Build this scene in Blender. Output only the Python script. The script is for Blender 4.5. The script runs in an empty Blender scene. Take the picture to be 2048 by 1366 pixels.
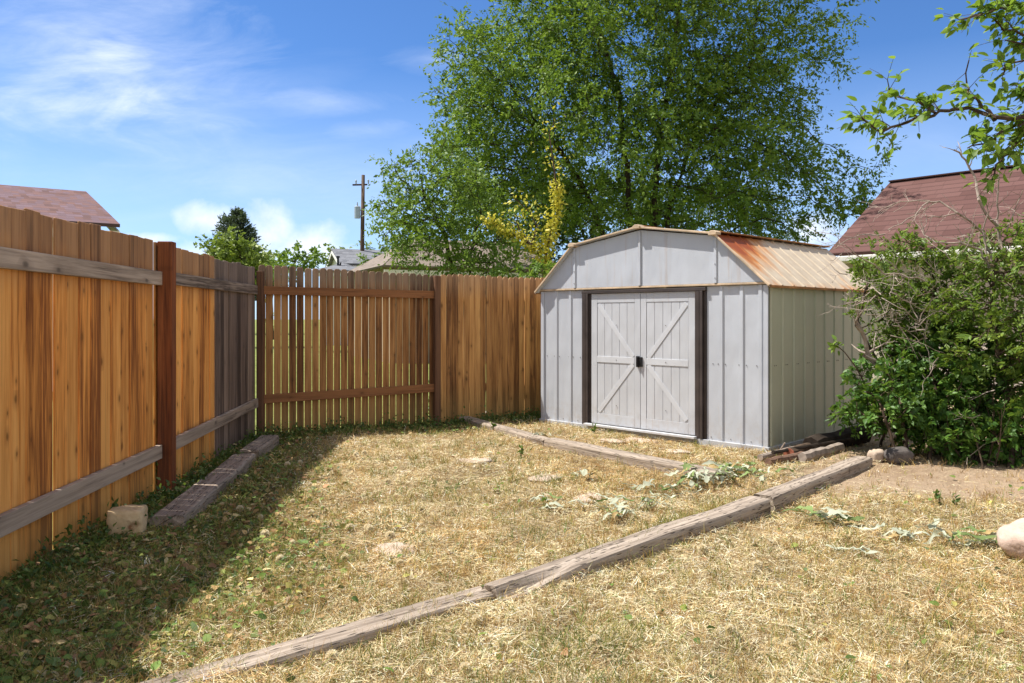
import bpy, bmesh, math, random
import numpy as np
from mathutils import Vector, Matrix, noise as mnoise

R = math.radians
rng = np.random.default_rng(7)
random.seed(7)
SC = bpy.context.scene
COL = SC.collection
F, CH, HY = 1585.0, 1.29, 634.0      # focal length in photo pixels, eye height, horizon row


def at(px, py, z=0.0):
    Y = (CH - z) * F / (py - HY)
    return np.array(((px - 1024) / F * Y, Y, z))


def pt(px, py, Y):
    return np.array(((px - 1024) / F * Y, Y, CH - (py - HY) / F * Y))


def gz(x, y):
    """gentle bumps of the yard"""
    x = np.asarray(x, float); y = np.asarray(y, float)
    z = .014 * np.sin(1.7 * x + .3) * np.cos(1.3 * y + .4) + .009 * np.sin(3.1 * x + 2.2 * y) + .006 * np.sin(6.3 * x - 5.1 * y + 1)
    z = z + .004 * np.sin(13 * x + 3 * y) * np.sin(11 * y - 2 * x)
    near = np.clip((20 - np.hypot(x, y)) / 8, 0, 1)
    mound = .05 * np.exp(-(((x - 4.2) / 1.3) ** 2 + ((y - 6.9) / .9) ** 2))
    return (z + mound) * near


# ------------------------------------------------------------------ object helpers
def tag(o, label=None, cat=None, group=None, kind=None):
    if label: o['label'] = label
    if cat: o['category'] = cat
    if group: o['group'] = group
    if kind: o['kind'] = kind
    return o


def thing(name, label, cat, loc=(0, 0, 0), rz=0.0, group=None):
    o = bpy.data.objects.new(name, None)
    o.empty_display_size = .2
    o.location = [float(v) for v in loc]; o.rotation_euler = (0, 0, rz)
    COL.objects.link(o)
    return tag(o, label, cat, group)


def link(name, me, mat, parent=None, local=True):
    o = bpy.data.objects.new(name, me)
    COL.objects.link(o)
    if mat is not None and not me.materials: me.materials.append(mat)
    if parent is not None: o.parent = parent
    return o


def np_mesh(name, V, T, mat, parent=None, attrs=None, cols=None, smooth=False):
    """triangles / quads given as one (M,k) int array"""
    V = np.asarray(V, np.float32); T = np.asarray(T, np.int32)
    if parent is not None:
        off = np.zeros(3); p = parent
        while p is not None: off += np.array(p.location); p = p.parent
        V = V - off.astype(np.float32)
    me = bpy.data.meshes.new(name)
    me.vertices.add(len(V)); me.vertices.foreach_set('co', V.ravel())
    k = T.shape[1]
    me.loops.add(T.size); me.loops.foreach_set('vertex_index', T.ravel())
    me.polygons.add(len(T)); me.polygons.foreach_set('loop_start', np.arange(0, T.size, k, dtype=np.int32))
    for a, d in (attrs or {}).items():
        at_ = me.attributes.new(a, 'FLOAT', 'POINT'); at_.data.foreach_set('value', np.asarray(d, np.float32).ravel())
    for a, d in (cols or {}).items():
        at_ = me.attributes.new(a, 'FLOAT_COLOR', 'POINT')
        d = np.asarray(d, np.float32); d = np.concatenate([d, np.ones((len(d), 1), np.float32)], 1)
        at_.data.foreach_set('color', d.ravel())
    me.update(calc_edges=True); me.validate()
    if smooth:
        me.polygons.foreach_set('use_smooth', np.ones(len(T), bool))
    return link(name, me, mat, parent)


class MB:
    """collects shapes into ONE mesh; coordinates are local to the thing's root"""
    def __init__(s): s.v = []; s.f = []; s.t = []; s.u = []

    def add(s, vs, fs, tint=0.0, uv=None):
        b = len(s.v)
        s.v += [tuple(map(float, v)) for v in vs]
        s.f += [tuple(i + b for i in f) for f in fs]
        s.t += [tint] * len(vs)
        s.u += list(uv) if uv is not None else [(0, 0, 0)] * len(vs)

    def box(s, x0, x1, y0, y1, z0, z1, tint=0.0, M=None):
        vs = [(x, y, z) for z in (z0, z1) for y in (y0, y1) for x in (x0, x1)]
        if M is not None: vs = [M @ Vector(v) for v in vs]
        s.add(vs, [(0, 2, 3, 1), (4, 5, 7, 6), (0, 1, 5, 4), (2, 6, 7, 3), (0, 4, 6, 2), (1, 3, 7, 5)], tint)

    def prism(s, poly, y0, y1, tint=0.0, M=None):
        """poly of (x,z), counter clockwise seen from -y, extruded along y"""
        n = len(poly)
        vs = [(x, y0, z) for x, z in poly] + [(x, y1, z) for x, z in poly]
        if M is not None: vs = [M @ Vector(v) for v in vs]
        fs = [tuple(range(n)), tuple(range(2 * n - 1, n - 1, -1))]
        fs += [(i, i + n, (i + 1) % n + n, (i + 1) % n) for i in range(n)]
        s.add(vs, fs, tint)

    def bar(s, a, b, w, h, tint=0.0, up=(0, 0, 1)):
        a, b = Vector(a), Vector(b); d = (b - a); L = d.length; d.normalize()
        up = Vector(up); x = d.cross(up).normalized(); z = x.cross(d)
        M = Matrix((x, d, z)).transposed().to_4x4(); M.translation = a
        s.box(-w / 2, w / 2, 0, L, -h / 2, h / 2, tint, M)

    def tube(s, pts, radii, n=6, tint=0.0, cap=True):
        pts = [Vector(p) for p in pts]; m = len(pts); b = len(s.v)
        ref = Vector((.31, .21, .93)); vs = []; fs = []
        for i, p in enumerate(pts):
            d = (pts[min(i + 1, m - 1)] - pts[max(i - 1, 0)]).normalized()
            x = d.cross(ref)
            if x.length < .1: x = d.cross(Vector((1, 0, 0)))
            x.normalize(); y = d.cross(x)
            r = radii[i] if hasattr(radii, '__len__') else radii
            vs += [p + (x * math.cos(k * 2 * math.pi / n) + y * math.sin(k * 2 * math.pi / n)) * r for k in range(n)]
        for i in range(m - 1):
            for k in range(n):
                k2 = (k + 1) % n
                fs.append((i * n + k, i * n + k2, (i + 1) * n + k2, (i + 1) * n + k))
        if cap: fs += [tuple(range(n - 1, -1, -1)), tuple(range((m - 1) * n, m * n))]
        s.add(vs, fs, tint)

    def build(s, name, mat, parent=None, smooth=False, bevel=0.0, seg=2):
        me = bpy.data.meshes.new(name)
        me.from_pydata(s.v, [], s.f)
        a = me.attributes.new('rnd', 'FLOAT', 'POINT'); a.data.foreach_set('value', np.array(s.t, np.float32))
        a = me.attributes.new('uvm', 'FLOAT_VECTOR', 'POINT'); a.data.foreach_set('vector', np.array(s.u, np.float32).ravel())
        bm = bmesh.new(); bm.from_mesh(me); bmesh.ops.recalc_face_normals(bm, faces=bm.faces); bm.to_mesh(me); bm.free()
        if smooth: me.polygons.foreach_set('use_smooth', np.ones(len(me.polygons), bool))
        o = link(name, me, mat, parent)
        if bevel:
            md = o.modifiers.new('bevel', 'BEVEL'); md.width = bevel; md.segments = seg; md.limit_method = 'ANGLE'; md.angle_limit = R(40)
        return o


# ------------------------------------------------------------------ material helpers
class NT:
    def __init__(s, nt): s.nt = nt

    def n(s, typ, ins=None, **props):
        nd = s.nt.nodes.new('ShaderNode' + typ)
        for k, v in props.items(): setattr(nd, k, v)
        for k, v in (ins or {}).items():
            sock = nd.inputs[k]
            if hasattr(v, 'is_output'): s.nt.links.new(v, sock)
            elif hasattr(v, 'outputs'): s.nt.links.new(v.outputs[0], sock)
            else:
                if isinstance(v, (tuple, list)) and len(v) == 3 and sock.type == 'RGBA': v = (*v, 1)
                sock.default_value = v
        return nd

    def math(s, op, a, b=0.0, c=0.0, clamp=False):
        return s.n('Math', {0: a, 1: b, 2: c}, operation=op, use_clamp=clamp).outputs[0]

    def mix(s, f, a, b, mode='MIX'):
        nd = s.n('Mix', {}, data_type='RGBA', blend_type=mode)
        for idx, v in ((0, f), (6, a), (7, b)):
            sock = nd.inputs[idx]
            if hasattr(v, 'is_output'): s.nt.links.new(v, sock)
            else: sock.default_value = (*v, 1) if isinstance(v, (tuple, list)) and len(v) == 3 else v
        return nd.outputs[2]

    def ramp(s, f, stops, interp='LINEAR'):
        nd = s.n('ValToRGB', {0: f}); cr = nd.color_ramp; cr.interpolation = interp
        while len(cr.elements) < len(stops): cr.elements.new(.5)
        for e, (p, c) in zip(cr.elements, stops):
            e.position = p; e.color = (*c, 1) if len(c) == 3 else c
        return nd.outputs[0]

    def rampf(s, f, a, b, lo=0.0, hi=1.0):
        return s.n('MapRange', {0: f, 1: a, 2: b, 3: lo, 4: hi}).outputs[0]

    def noise(s, vec, scale, detail=4, rough=.55, dist=0.0):
        return s.n('TexNoise', {'Vector': vec, 'Scale': scale, 'Detail': detail, 'Roughness': rough, 'Distortion': dist}).outputs[0]

    def mapping(s, vec, scale=(1, 1, 1), loc=(0, 0, 0), rot=(0, 0, 0)):
        return s.n('Mapping', {'Vector': vec, 'Scale': scale, 'Location': loc, 'Rotation': rot}).outputs[0]

    def attr(s, name, out='Fac'): return s.n('Attribute', {}, attribute_name=name).outputs[out]

    def obj(s): return s.n('TexCoord').outputs['Object']

    def bump(s, h, strength=.3, dist=.01): return s.n('Bump', {'Height': h, 'Strength': strength, 'Distance': dist}).outputs[0]


def new_mat(name):
    m = bpy.data.materials.new(name); m.use_nodes = True
    nt = m.node_tree; nt.nodes.clear(); N = NT(nt)
    out = N.n('OutputMaterial')
    return m, N, out


def principled(N, out, color, rough=.6, normal=None, metallic=0.0, spec=.4):
    ins = {'Base Color': color, 'Roughness': rough, 'Metallic': metallic, 'Specular IOR Level': spec}
    if normal is not None: ins['Normal'] = normal
    b = N.n('BsdfPrincipled', ins)
    N.nt.links.new(b.outputs[0], out.inputs[0])
    return b


def plain(name, col, rough=.6, metallic=0.0, var=.12, scale=9, bump=.15, spec=.4):
    m, N, out = new_mat(name)
    o = N.obj()
    nz = N.noise(o, scale, 5, .6)
    lo = tuple(c * (1 - var) for c in col); hi = tuple(min(1, c * (1 + var)) for c in col)
    c = N.ramp(nz, [(.3, lo), (.7, hi)])
    principled(N, out, c, rough, N.bump(N.noise(o, scale * 6, 3), bump, .004), metallic, spec)
    return m


def wood(name, light, mid, dark, axis='z', gray=None, gray_from=None, knots=.6, rough=.75, grain=1.0, green_low=False, streak=.35):
    m, N, out = new_mat(name)
    o = N.obj(); rnd = N.attr('rnd')
    off = N.n('CombineXYZ', {0: N.math('MULTIPLY', rnd, 37.0), 1: N.math('MULTIPLY', rnd, 11.0), 2: N.math('MULTIPLY', rnd, 53.0)}).outputs[0]
    v = N.n('VectorMath', {0: o, 1: off}, operation='ADD').outputs[0]
    sc = {'z': (34, 34, 1.3), 'x': (1.3, 34, 34)}[axis]
    sc2 = {'z': (120, 120, 4.0), 'x': (4.0, 120, 120)}[axis]
    g1 = N.noise(N.mapping(v, sc), grain, 5, .6, .6)
    g2 = N.noise(N.mapping(v, sc2), grain, 4, .6, .3)
    broad = N.noise(N.mapping(v, {'z': (5, 5, .7), 'x': (.7, 5, 5)}[axis]), 1.0, 3, .5)
    f = N.math('ADD', N.math('MULTIPLY', g1, .55), N.math('ADD', N.math('MULTIPLY', g2, .25), N.math('MULTIPLY', broad, .35)))
    f = N.math('ADD', f, N.math('MULTIPLY', N.math('SUBTRACT', N.math('FRACT', N.math('MULTIPLY', rnd, 7.31)), .5), streak * .55))
    c = N.ramp(f, [(.45, dark), (.56, mid), (.70, light)])
    drip = N.noise(N.mapping(v, {'z': (48, 48, .35), 'x': (.35, 48, 48)}[axis]), 1.0, 3, .6)
    c = N.mix(N.rampf(drip, .60, .74, 0, .4), c, dark)
    # knots: rare dark ovals
    sv = N.n('SeparateXYZ', {0: v}).outputs
    lat, lon = (sv[0], sv[2]) if axis == 'z' else (sv[2], sv[0])
    wv = N.noise(v, 5.0, 2)
    kv = N.n('CombineXYZ', {0: N.math('ADD', N.math('MULTIPLY', lat, 9.0), N.math('MULTIPLY', wv, .25)), 1: N.math('MULTIPLY', lon, 5.0), 2: 0.0}).outputs[0]
    vo = N.n('TexVoronoi', {'Vector': kv, 'Scale': 1.0, 'Randomness': 1.0}, voronoi_dimensions='2D')
    vc = N.n('SeparateColor', {0: vo.outputs['Color']}).outputs
    sel = N.math('MULTIPLY', N.math('GREATER_THAN', vc[0], .74), knots)
    kd = N.math('DIVIDE', vo.outputs['Distance'], N.math('ADD', N.math('MULTIPLY', vc[1], 1.0), .45))
    c = N.mix(N.math('MULTIPLY', N.rampf(kd, .10, .34, .5, 0), sel), c, dark)
    c = N.mix(N.math('MULTIPLY', N.rampf(kd, .05, .13, 1, 0), sel), c, tuple(x * .28 for x in mid))
    pv = N.math('FRACT', N.math('MULTIPLY', rnd, 17.77))
    c = N.mix(1.0, c, N.ramp(pv, [(0, (.82, .79, .75)), (.5, (.97, .97, .97)), (1, (1.08, 1.06, 1.02))]), 'MULTIPLY')
    stn = N.noise(N.mapping(v, {'z': (3.5, 3.5, .5), 'x': (.5, 3.5, 3.5)}[axis]), 1.3, 5, .65)
    c = N.mix(N.rampf(stn, .54, .76, 0, .32), c, dark)
    if gray is not None:
        z = N.n('SeparateXYZ', {0: o}).outputs[2]
        zz = N.math('ADD', z, N.math('MULTIPLY', N.math('SUBTRACT', g1, .5), .22))
        fz = N.rampf(zz, gray_from[0], gray_from[1], gray_from[2], gray_from[3])
        gcol = N.ramp(f, [(.34, tuple(x * .4 for x in gray)), (.52, gray), (.74, tuple(x * 1.5 for x in gray))])
        c = N.mix(fz, c, gcol)
    if green_low:
        z = N.n('SeparateXYZ', {0: o}).outputs[2]
        zz = N.math('ADD', z, N.math('MULTIPLY', N.math('SUBTRACT', g1, .5), .3))
        c = N.mix(N.rampf(zz, .45, .0, 0, .45), c, (.30, .21, .07))
    h = N.math('ADD', g1, N.math('MULTIPLY', g2, .7))
    principled(N, out, c, rough, N.bump(h, .45, .004), 0, .25)
    return m


def leaf_mat(name, stops, trans=.35, tcol=None, rough=.5, spec=.35):
    m, N, out = new_mat(name)
    rnd = N.attr('rnd')
    c = N.ramp(rnd, stops)
    b = N.n('BsdfPrincipled', {'Base Color': c, 'Roughness': rough, 'Specular IOR Level': spec})
    tc = N.mix(.5, c, tcol or (.25, .35, .03))
    t = N.n('BsdfTranslucent', {'Color': tc})
    mx = N.n('MixShader', {0: trans, 1: b.outputs[0], 2: t.outputs[0]})
    N.nt.links.new(mx.outputs[0], out.inputs[0])
    return m


def blade_mat(name, trans=.25):
    m, N, out = new_mat(name)
    c = N.attr('col', 'Color')
    b = N.n('BsdfPrincipled', {'Base Color': c, 'Roughness': .65, 'Specular IOR Level': .2})
    t = N.n('BsdfTranslucent', {'Color': c})
    mx = N.n('MixShader', {0: trans, 1: b.outputs[0], 2: t.outputs[0]})
    N.nt.links.new(mx.outputs[0], out.inputs[0])
    return m


def timber_mat(name, light, mid, dark):
    m, N, out = new_mat(name)
    o = N.obj()
    g = N.noise(N.mapping(o, (1.4, 30, 30)), 1, 5, .62, .4)
    g2 = N.noise(N.mapping(o, (5, 110, 110)), 1, 3, .6, .2)
    c = N.ramp(N.math('ADD', N.math('MULTIPLY', g, .7), N.math('MULTIPLY', g2, .3)), [(.34, dark), (.5, mid), (.68, light)])
    so_ = N.n('SeparateXYZ', {0: o}).outputs
    ck = N.n('TexVoronoi', {'Vector': N.n('CombineXYZ', {0: N.math('MULTIPLY', so_[0], 11.0), 1: N.math('MULTIPLY', N.math('ADD', so_[1], N.math('MULTIPLY', so_[2], 1.7)), 62.0), 2: 0.0}).outputs[0], 'Scale': 1.0, 'Randomness': 1.0}, voronoi_dimensions='2D')
    f = N.math('MULTIPLY', N.rampf(ck.outputs['Distance'], .12, .30, 1, 0), N.math('GREATER_THAN', N.n('SeparateColor', {0: ck.outputs['Color']}).outputs[1], .70))
    c = N.mix(N.math('MULTIPLY', f, .85), c, tuple(x * .16 for x in mid))
    h = N.math('SUBTRACT', N.math('ADD', g, N.math('MULTIPLY', g2, .6)), N.math('MULTIPLY', f, 1.2))
    principled(N, out, c, .85, N.bump(h, .8, .008), 0, .15)
    return m


# cedar boards
M_PLANK = wood('cedar_planks', (.93, .45, .125), (.74, .295, .064), (.27, .088, .022), gray=(.28, .16, .085), gray_from=(1.40, 1.70, 0, .85), green_low=True, knots=.75)
M_PLANK_GRAY = wood('weathered_planks', (.27, .195, .15), (.165, .115, .088), (.055, .038, .03), gray=(.20, .15, .12), gray_from=(1.4, 1.7, 0, .6), knots=.4)
M_RAIL_GRAY = wood('grey_rail_wood', (.50, .40, .32), (.32, .25, .195), (.10, .072, .055), axis='x', knots=.7)
M_PICKET = wood('picket_wood', (.46, .235, .085), (.29, .130, .043), (.11, .045, .016), gray=(.20, .14, .095), gray_from=(1.55, 1.72, 0, .85), green_low=True, knots=.6)
M_PICKET2 = wood('picket_wood_tan', (.58, .32, .115), (.42, .205, .068), (.16, .068, .024), gray=(.34, .22, .13), gray_from=(1.5, 1.8, 0, .7), green_low=True, knots=.7)
M_RAIL_BROWN = wood('brown_rail_wood', (.31, .135, .052), (.19, .078, .030), (.075, .03, .013), axis='x', knots=.4)
M_POST = wood('red_brown_post_wood', (.34, .11, .036), (.23, .070, .023), (.11, .034, .014), knots=.2)
M_POST_DARK = wood('dark_post_wood', (.17, .085, .045), (.10, .05, .028), (.04, .022, .014), knots=.2)
M_TIMBER = timber_mat('weathered_timber', (.47, .395, .32), (.32, .26, .205), (.10, .075, .056))
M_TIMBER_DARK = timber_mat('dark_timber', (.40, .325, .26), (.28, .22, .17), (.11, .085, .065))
M_BARK = plain('bark', (.085, .06, .042), .9, var=.5, scale=14, bump=.6, spec=.1)
M_BARK_DK = plain('dark_bark', (.045, .034, .026), .9, var=.5, scale=10, bump=.6, spec=.1)
M_DEAD = plain('dead_wood', (.30, .245, .20), .85, var=.4, scale=18, bump=.4, spec=.15)
M_REDLOG = plain('reddish_bark', (.15, .085, .055), .9, var=.45, scale=20, bump=.5)
M_LOGEND = plain('red_log_end', (.27, .085, .045), .85, var=.4, scale=30, bump=.4)


def shed_paint(name, col, dirt=(.30, .20, .10)):
    m, N, out = new_mat(name)
    o = N.obj()
    big = N.noise(o, 2.2, 4, .6)
    fine = N.noise(o, 160, 2, .5)
    c = N.ramp(big, [(.3, tuple(x * .93 for x in col)), (.7, tuple(min(1, x * 1.04) for x in col))])
    st = N.noise(N.mapping(o, (9, 9, 1.0)), 1.0, 5, .65)
    c = N.mix(N.rampf(st, .55, .78, 0, .35), c, tuple(x * .76 for x in col))
    z0_ = N.n('SeparateXYZ', {0: o}).outputs[2]
    run = N.math('MULTIPLY', N.rampf(N.noise(N.mapping(o, (16, 16, .8)), 1.0, 4, .7), .56, .72, 0, 1), N.math('MAXIMUM', N.rampf(z0_, 1.25, 1.6, 0, .35), N.rampf(z0_, .5, .1, 0, .35)))
    c = N.mix(run, c, (.36, .23, .13))
    z = N.n('SeparateXYZ', {0: o}).outputs[2]
    spl = N.noise(o, 14, 5, .7)
    low = N.math('MULTIPLY', N.rampf(z, .38, .05, 0, 1), N.rampf(spl, .45, .75, 0, .4))
    c = N.mix(low, c, dirt)
    specks = N.n('TexVoronoi', {'Vector': o, 'Scale': 16.0})
    sp = N.math('MULTIPLY', N.rampf(specks.outputs['Distance'], .03, .08, 1, 0), N.math('GREATER_THAN', N.n('SeparateColor', {0: specks.outputs['Color']}).outputs[0], .88))
    c = N.mix(N.math('MULTIPLY', sp, .6), c, (.25, .17, .10))
    dent = N.noise(N.mapping(o, (3, 3, 1.3)), 1.2, 2, .5)
    h = N.math('ADD', N.math('MULTIPLY', fine, .1), N.math('MULTIPLY', dent, 2.2))
    principled(N, out, c, .45, N.bump(h, .6, .014), 0, .45)
    return m


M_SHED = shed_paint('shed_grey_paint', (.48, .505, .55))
M_SHED_SIDE = shed_paint('shed_side_shade_tone', (.43, .435, .325))  # side copy of the shed paint, shade and warm bounce put into its colour
M_DOOR = shed_paint('shed_door_paint', (.505, .52, .55))
M_DOORTRIM = shed_paint('shed_door_trim', (.555, .57, .60))
M_BROWN = plain('brown_metal_trim', (.052, .040, .036), .5, var=.3, scale=6, bump=.1)
M_BLACK = plain('black_metal', (.012, .012, .013), .45, var=.2)
M_GALV = plain('galvanised_strip', (.42, .43, .45), .5, var=.12, scale=7, bump=.1)
M_SCREW = plain('screw_metal', (.10, .09, .085), .5)


def roof_metal(name, rust_amt):
    m, N, out = new_mat(name)
    o = N.obj()
    s = N.n('SeparateXYZ', {0: o})
    st = N.noise(N.mapping(o, (1.3, 5.0, 1.3)), 1.2, 5, .65, .3)
    big = N.noise(o, 1.6, 4, .6)
    base = N.ramp(N.noise(o, 7, 5, .65), [(.3, (.48, .385, .275)), (.7, (.61, .515, .385))])
    # rust runs down from the upper seam, strongest near the front end
    up = N.rampf(s.outputs[2], 1.66, 2.12, 0, 1)
    fr = N.rampf(s.outputs[1], 1.15, .1, 0, 1)
    w = N.math('ADD', N.math('MULTIPLY', N.math('MULTIPLY', up, fr), .95), N.math('MULTIPLY', N.math('SUBTRACT', st, .5), 1.15))
    w2 = N.math('ADD', w, N.math('MULTIPLY', N.math('SUBTRACT', big, .5), .5))
    edge = N.math('MULTIPLY', N.rampf(s.outputs[2], 1.66, 1.60, 0, .55), N.rampf(st, .4, .6, 0, 1))
    c = N.mix(N.math('ADD', N.rampf(w2, .12, .42, 0, rust_amt), edge, clamp=True), base, (.52, .23, .07))
    c = N.mix(N.rampf(w2, .36, .56, 0, rust_amt), c, (.30, .075, .02))
    principled(N, out, c, .6, N.bump(N.noise(o, 40, 3), .15, .004), 0, .3)
    return m


M_ROOF = roof_metal('rusty_tan_roof', 1.0)
M_ROOFTRIM = plain('tan_rusty_trim', (.50, .375, .25), .6, var=.35, scale=5, bump=.15)
M_RUST = plain('rusted_edge', (.36, .17, .06), .75, var=.45, scale=8, bump=.2)


def shingles(name, c1, c2, mortar, w=.33, h=.14, var=1.0):
    m, N, out = new_mat(name)
    uv = N.attr('uvm', 'Vector')
    wob = N.noise(uv, .9, 3)
    su = N.n('SeparateXYZ', {0: uv}).outputs
    row = N.math('FLOOR', N.math('DIVIDE', su[1], h))
    colf = N.math('ADD', N.math('DIVIDE', su[0], w), N.math('FRACT', N.math('MULTIPLY', N.math('SINE', N.math('MULTIPLY', row, 12.9898)), 43.7)))
    wn = N.n('TexWhiteNoise', {'Vector': N.n('CombineXYZ', {0: N.math('FLOOR', colf), 1: row, 2: 0.0}).outputs[0]}).outputs[0]
    cc = N.ramp(wn, [(0, tuple(x * (1 - .38 * var) for x in c1)), (.35, c1), (.7, c2), (1, tuple(x * (1 + .25 * var) for x in c2))])
    fr = N.math('FRACT', N.math('DIVIDE', su[1], h)); fc = N.math('FRACT', colf)
    edge = N.math('MAXIMUM', N.rampf(fr, .0, .26, 1, 0), N.math('MULTIPLY', N.rampf(fc, .0, .05, 1, 0), .6))
    br = N.mix(N.math('MULTIPLY', edge, .85), cc, mortar)
    spk = N.noise(uv, 55, 3, .7)
    c = N.mix(N.rampf(spk, .3, .7, .0, .45), br, tuple(x * .6 for x in c1))
    c = N.mix(N.rampf(wob, .35, .7, 0, .2), c, tuple(x * 1.25 for x in c2))
    sep = N.n('SeparateXYZ', {0: uv}).outputs[1]
    saw = N.math('FRACT', N.math('DIVIDE', sep, h))
    principled(N, out, c, .9, N.bump(N.math('ADD', N.math('MULTIPLY', saw, -1.0), N.math('MULTIPLY', spk, .3)), .6, .012), 0, .15)
    return m


M_SHINGLE_R = shingles('red_brown_shingles', (.118, .059, .052), (.142, .075, .067), (.04, .022, .02), .5, .24, .35)
M_SHINGLE_L = shingles('mottled_red_shingles', (.195, .105, .088), (.140, .094, .108), (.08, .05, .055), .13, .30, 1.3)
M_SHINGLE_G = shingles('grey_shingles', (.16, .165, .18), (.20, .205, .22), (.09, .09, .10))
M_SHINGLE_T = shingles('tan_shingles', (.27, .22, .18), (.22, .18, .15), (.12, .10, .08))
M_STUCCO = plain('beige_stucco', (.50, .42, .36), .9, var=.08, scale=5, bump=.3)
M_CREAM = plain('cream_trim_paint', (.70, .66, .54), .6, var=.06)
M_WHITEWALL = plain('pale_siding', (.66, .65, .62), .7, var=.06)
M_GUTTER = plain('gutter_paint', (.62, .60, .55), .45, var=.06)
M_SIDING = wood('tan_siding', (.55, .48, .36), (.47, .41, .31), (.34, .29, .21), knots=0)
M_POLE = wood('pole_wood', (.24, .15, .10), (.15, .09, .06), (.07, .045, .03), knots=.2)
M_TRANSF = plain('transformer_grey', (.34, .40, .46), .4, var=.08)


def stone_mat(name, c1, c2, c3=None, scale=5):
    m, N, out = new_mat(name)
    o = N.obj()
    n1 = N.noise(o, scale, 6, .65); n2 = N.noise(o, scale * 9, 4, .6)
    c = N.ramp(N.math('ADD', N.math('MULTIPLY', n1, .7), N.math('MULTIPLY', n2, .3)), [(.35, c1), (.65, c2)])
    if c3: c = N.mix(N.rampf(N.noise(o, scale * .9, 4, .6, .5), .56, .66, 0, .85), c, c3)
    principled(N, out, c, .85, N.bump(N.math('ADD', n1, N.math('MULTIPLY', n2, .5)), .5, .01), 0, .2)
    return m


M_BLOCK = stone_mat('stained_block', (.44, .30, .15), (.66, .50, .30), (.20, .075, .03), 6)
M_ROCK_PINK = stone_mat('pink_rock', (.42, .30, .24), (.60, .465, .385), None, 6)
M_ROCK_DARK = stone_mat('dark_rock', (.05, .045, .042), (.17, .145, .13), None, 7)
M_ROCK_PALE = stone_mat('pale_rock', (.50, .44, .36), (.70, .64, .55), None, 7)
M_FLAG = stone_mat('flagstone', (.38, .29, .215), (.52, .42, .33), None, 9)


def ground_mat():
    m, N, out = new_mat('yard_ground')
    o = N.obj()
    dirt = N.attr('dirt'); green = N.attr('green'); shade = N.attr('litter')  # shade holds the leaf litter mask along the fences
    n1 = N.noise(o, 1.3, 5, .6); n2 = N.noise(o, 9, 5, .65); n3 = N.noise(o, 60, 4, .7)
    f = N.math('ADD', N.math('MULTIPLY', n1, .35), N.math('ADD', N.math('MULTIPLY', n2, .3), N.math('MULTIPLY', n3, .35)))
    straw = N.ramp(f, [(.38, (.13, .09, .045)), (.52, (.36, .26, .135)), (.68, (.64, .50, .29))])
    soil = N.ramp(f, [(.36, (.27, .185, .115)), (.52, (.41, .30, .20)), (.68, (.54, .415, .285))])
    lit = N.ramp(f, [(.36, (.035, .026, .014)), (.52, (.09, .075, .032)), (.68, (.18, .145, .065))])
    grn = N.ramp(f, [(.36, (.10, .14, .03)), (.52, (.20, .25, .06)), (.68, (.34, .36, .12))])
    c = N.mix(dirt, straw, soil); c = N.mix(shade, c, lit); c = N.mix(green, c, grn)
    principled(N, out, c, .95, N.bump(N.math('ADD', n2, n3), .9, .03), 0, .1)
    return m


M_GROUND = ground_mat()
M_BLADE = blade_mat('grass_blades')
M_LITTER = blade_mat('leaf_litter', .2)
M_WILT = blade_mat('wilted_leaf', .2)
M_FLUFF = blade_mat('seed_fluff', .3)
L_ELM = leaf_mat('elm_leaves', [(0, (.045, .10, .014)), (.45, (.115, .215, .026)), (.8, (.21, .32, .036)), (1, (.32, .42, .055))], .38)
L_LIGHT = leaf_mat('light_leaves', [(0, (.06, .12, .018)), (.5, (.125, .22, .032)), (1, (.24, .34, .055))], .38)
L_FAR = leaf_mat('far_leaves', [(0, (.10, .15, .03)), (.5, (.20, .27, .05)), (1, (.36, .42, .08))], .3)
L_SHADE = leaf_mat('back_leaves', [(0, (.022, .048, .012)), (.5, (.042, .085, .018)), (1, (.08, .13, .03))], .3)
L_CONIFER = leaf_mat('conifer_needles', [(0, (.03, .05, .03)), (.6, (.065, .095, .06)), (1, (.12, .15, .09))], .1)
L_YELLOW = leaf_mat('yellow_leaves', [(0, (.22, .29, .03)), (.3, (.46, .45, .045)), (.65, (.64, .57, .07)), (1, (.78, .72, .15))], .35, (.6, .5, .05))
L_LILAC = leaf_mat('lilac_leaves', [(0, (.03, .085, .015)), (.5, (.075, .17, .027)), (1, (.16, .28, .042))], .35, rough=.48, spec=.35)
L_BUSH = leaf_mat('bush_leaves', [(0, (.06, .11, .016)), (.5, (.135, .22, .03)), (1, (.28, .355, .058))], .35)
L_OVER = leaf_mat('overhang_leaves', [(0, (.07, .15, .016)), (.5, (.15, .28, .03)), (1, (.27, .40, .055))], .5)
L_WEED = leaf_mat('weed_leaves', [(0, (.03, .07, .018)), (.5, (.07, .13, .03)), (1, (.16, .21, .05))], .3)

# ------------------------------------------------------------------ leaf and blade instancing
LEAF = (np.array([(0, 0, 0), (-.5, .42, .14), (0, 1, -.06), (.5, .42, .14)]), np.array([(0, 2, 1), (0, 3, 2)]))
LEAF2 = (np.array([(0, 0, 0), (0, .38, -.02), (0, .72, -.07), (0, 1, -.2), (-.36, .14, .08), (-.5, .38, .10), (-.33, .70, .02), (.36, .14, .08), (.5, .38, .10), (.33, .70, .02)]),
         np.array([(0, 1, 4), (4, 1, 5), (1, 2, 5), (5, 2, 6), (2, 3, 6), (0, 7, 1), (7, 8, 1), (1, 8, 2), (8, 9, 2), (2, 9, 3)]))


def unit(a): return a / np.maximum(np.linalg.norm(a, axis=-1, keepdims=True), 1e-9)


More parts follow.
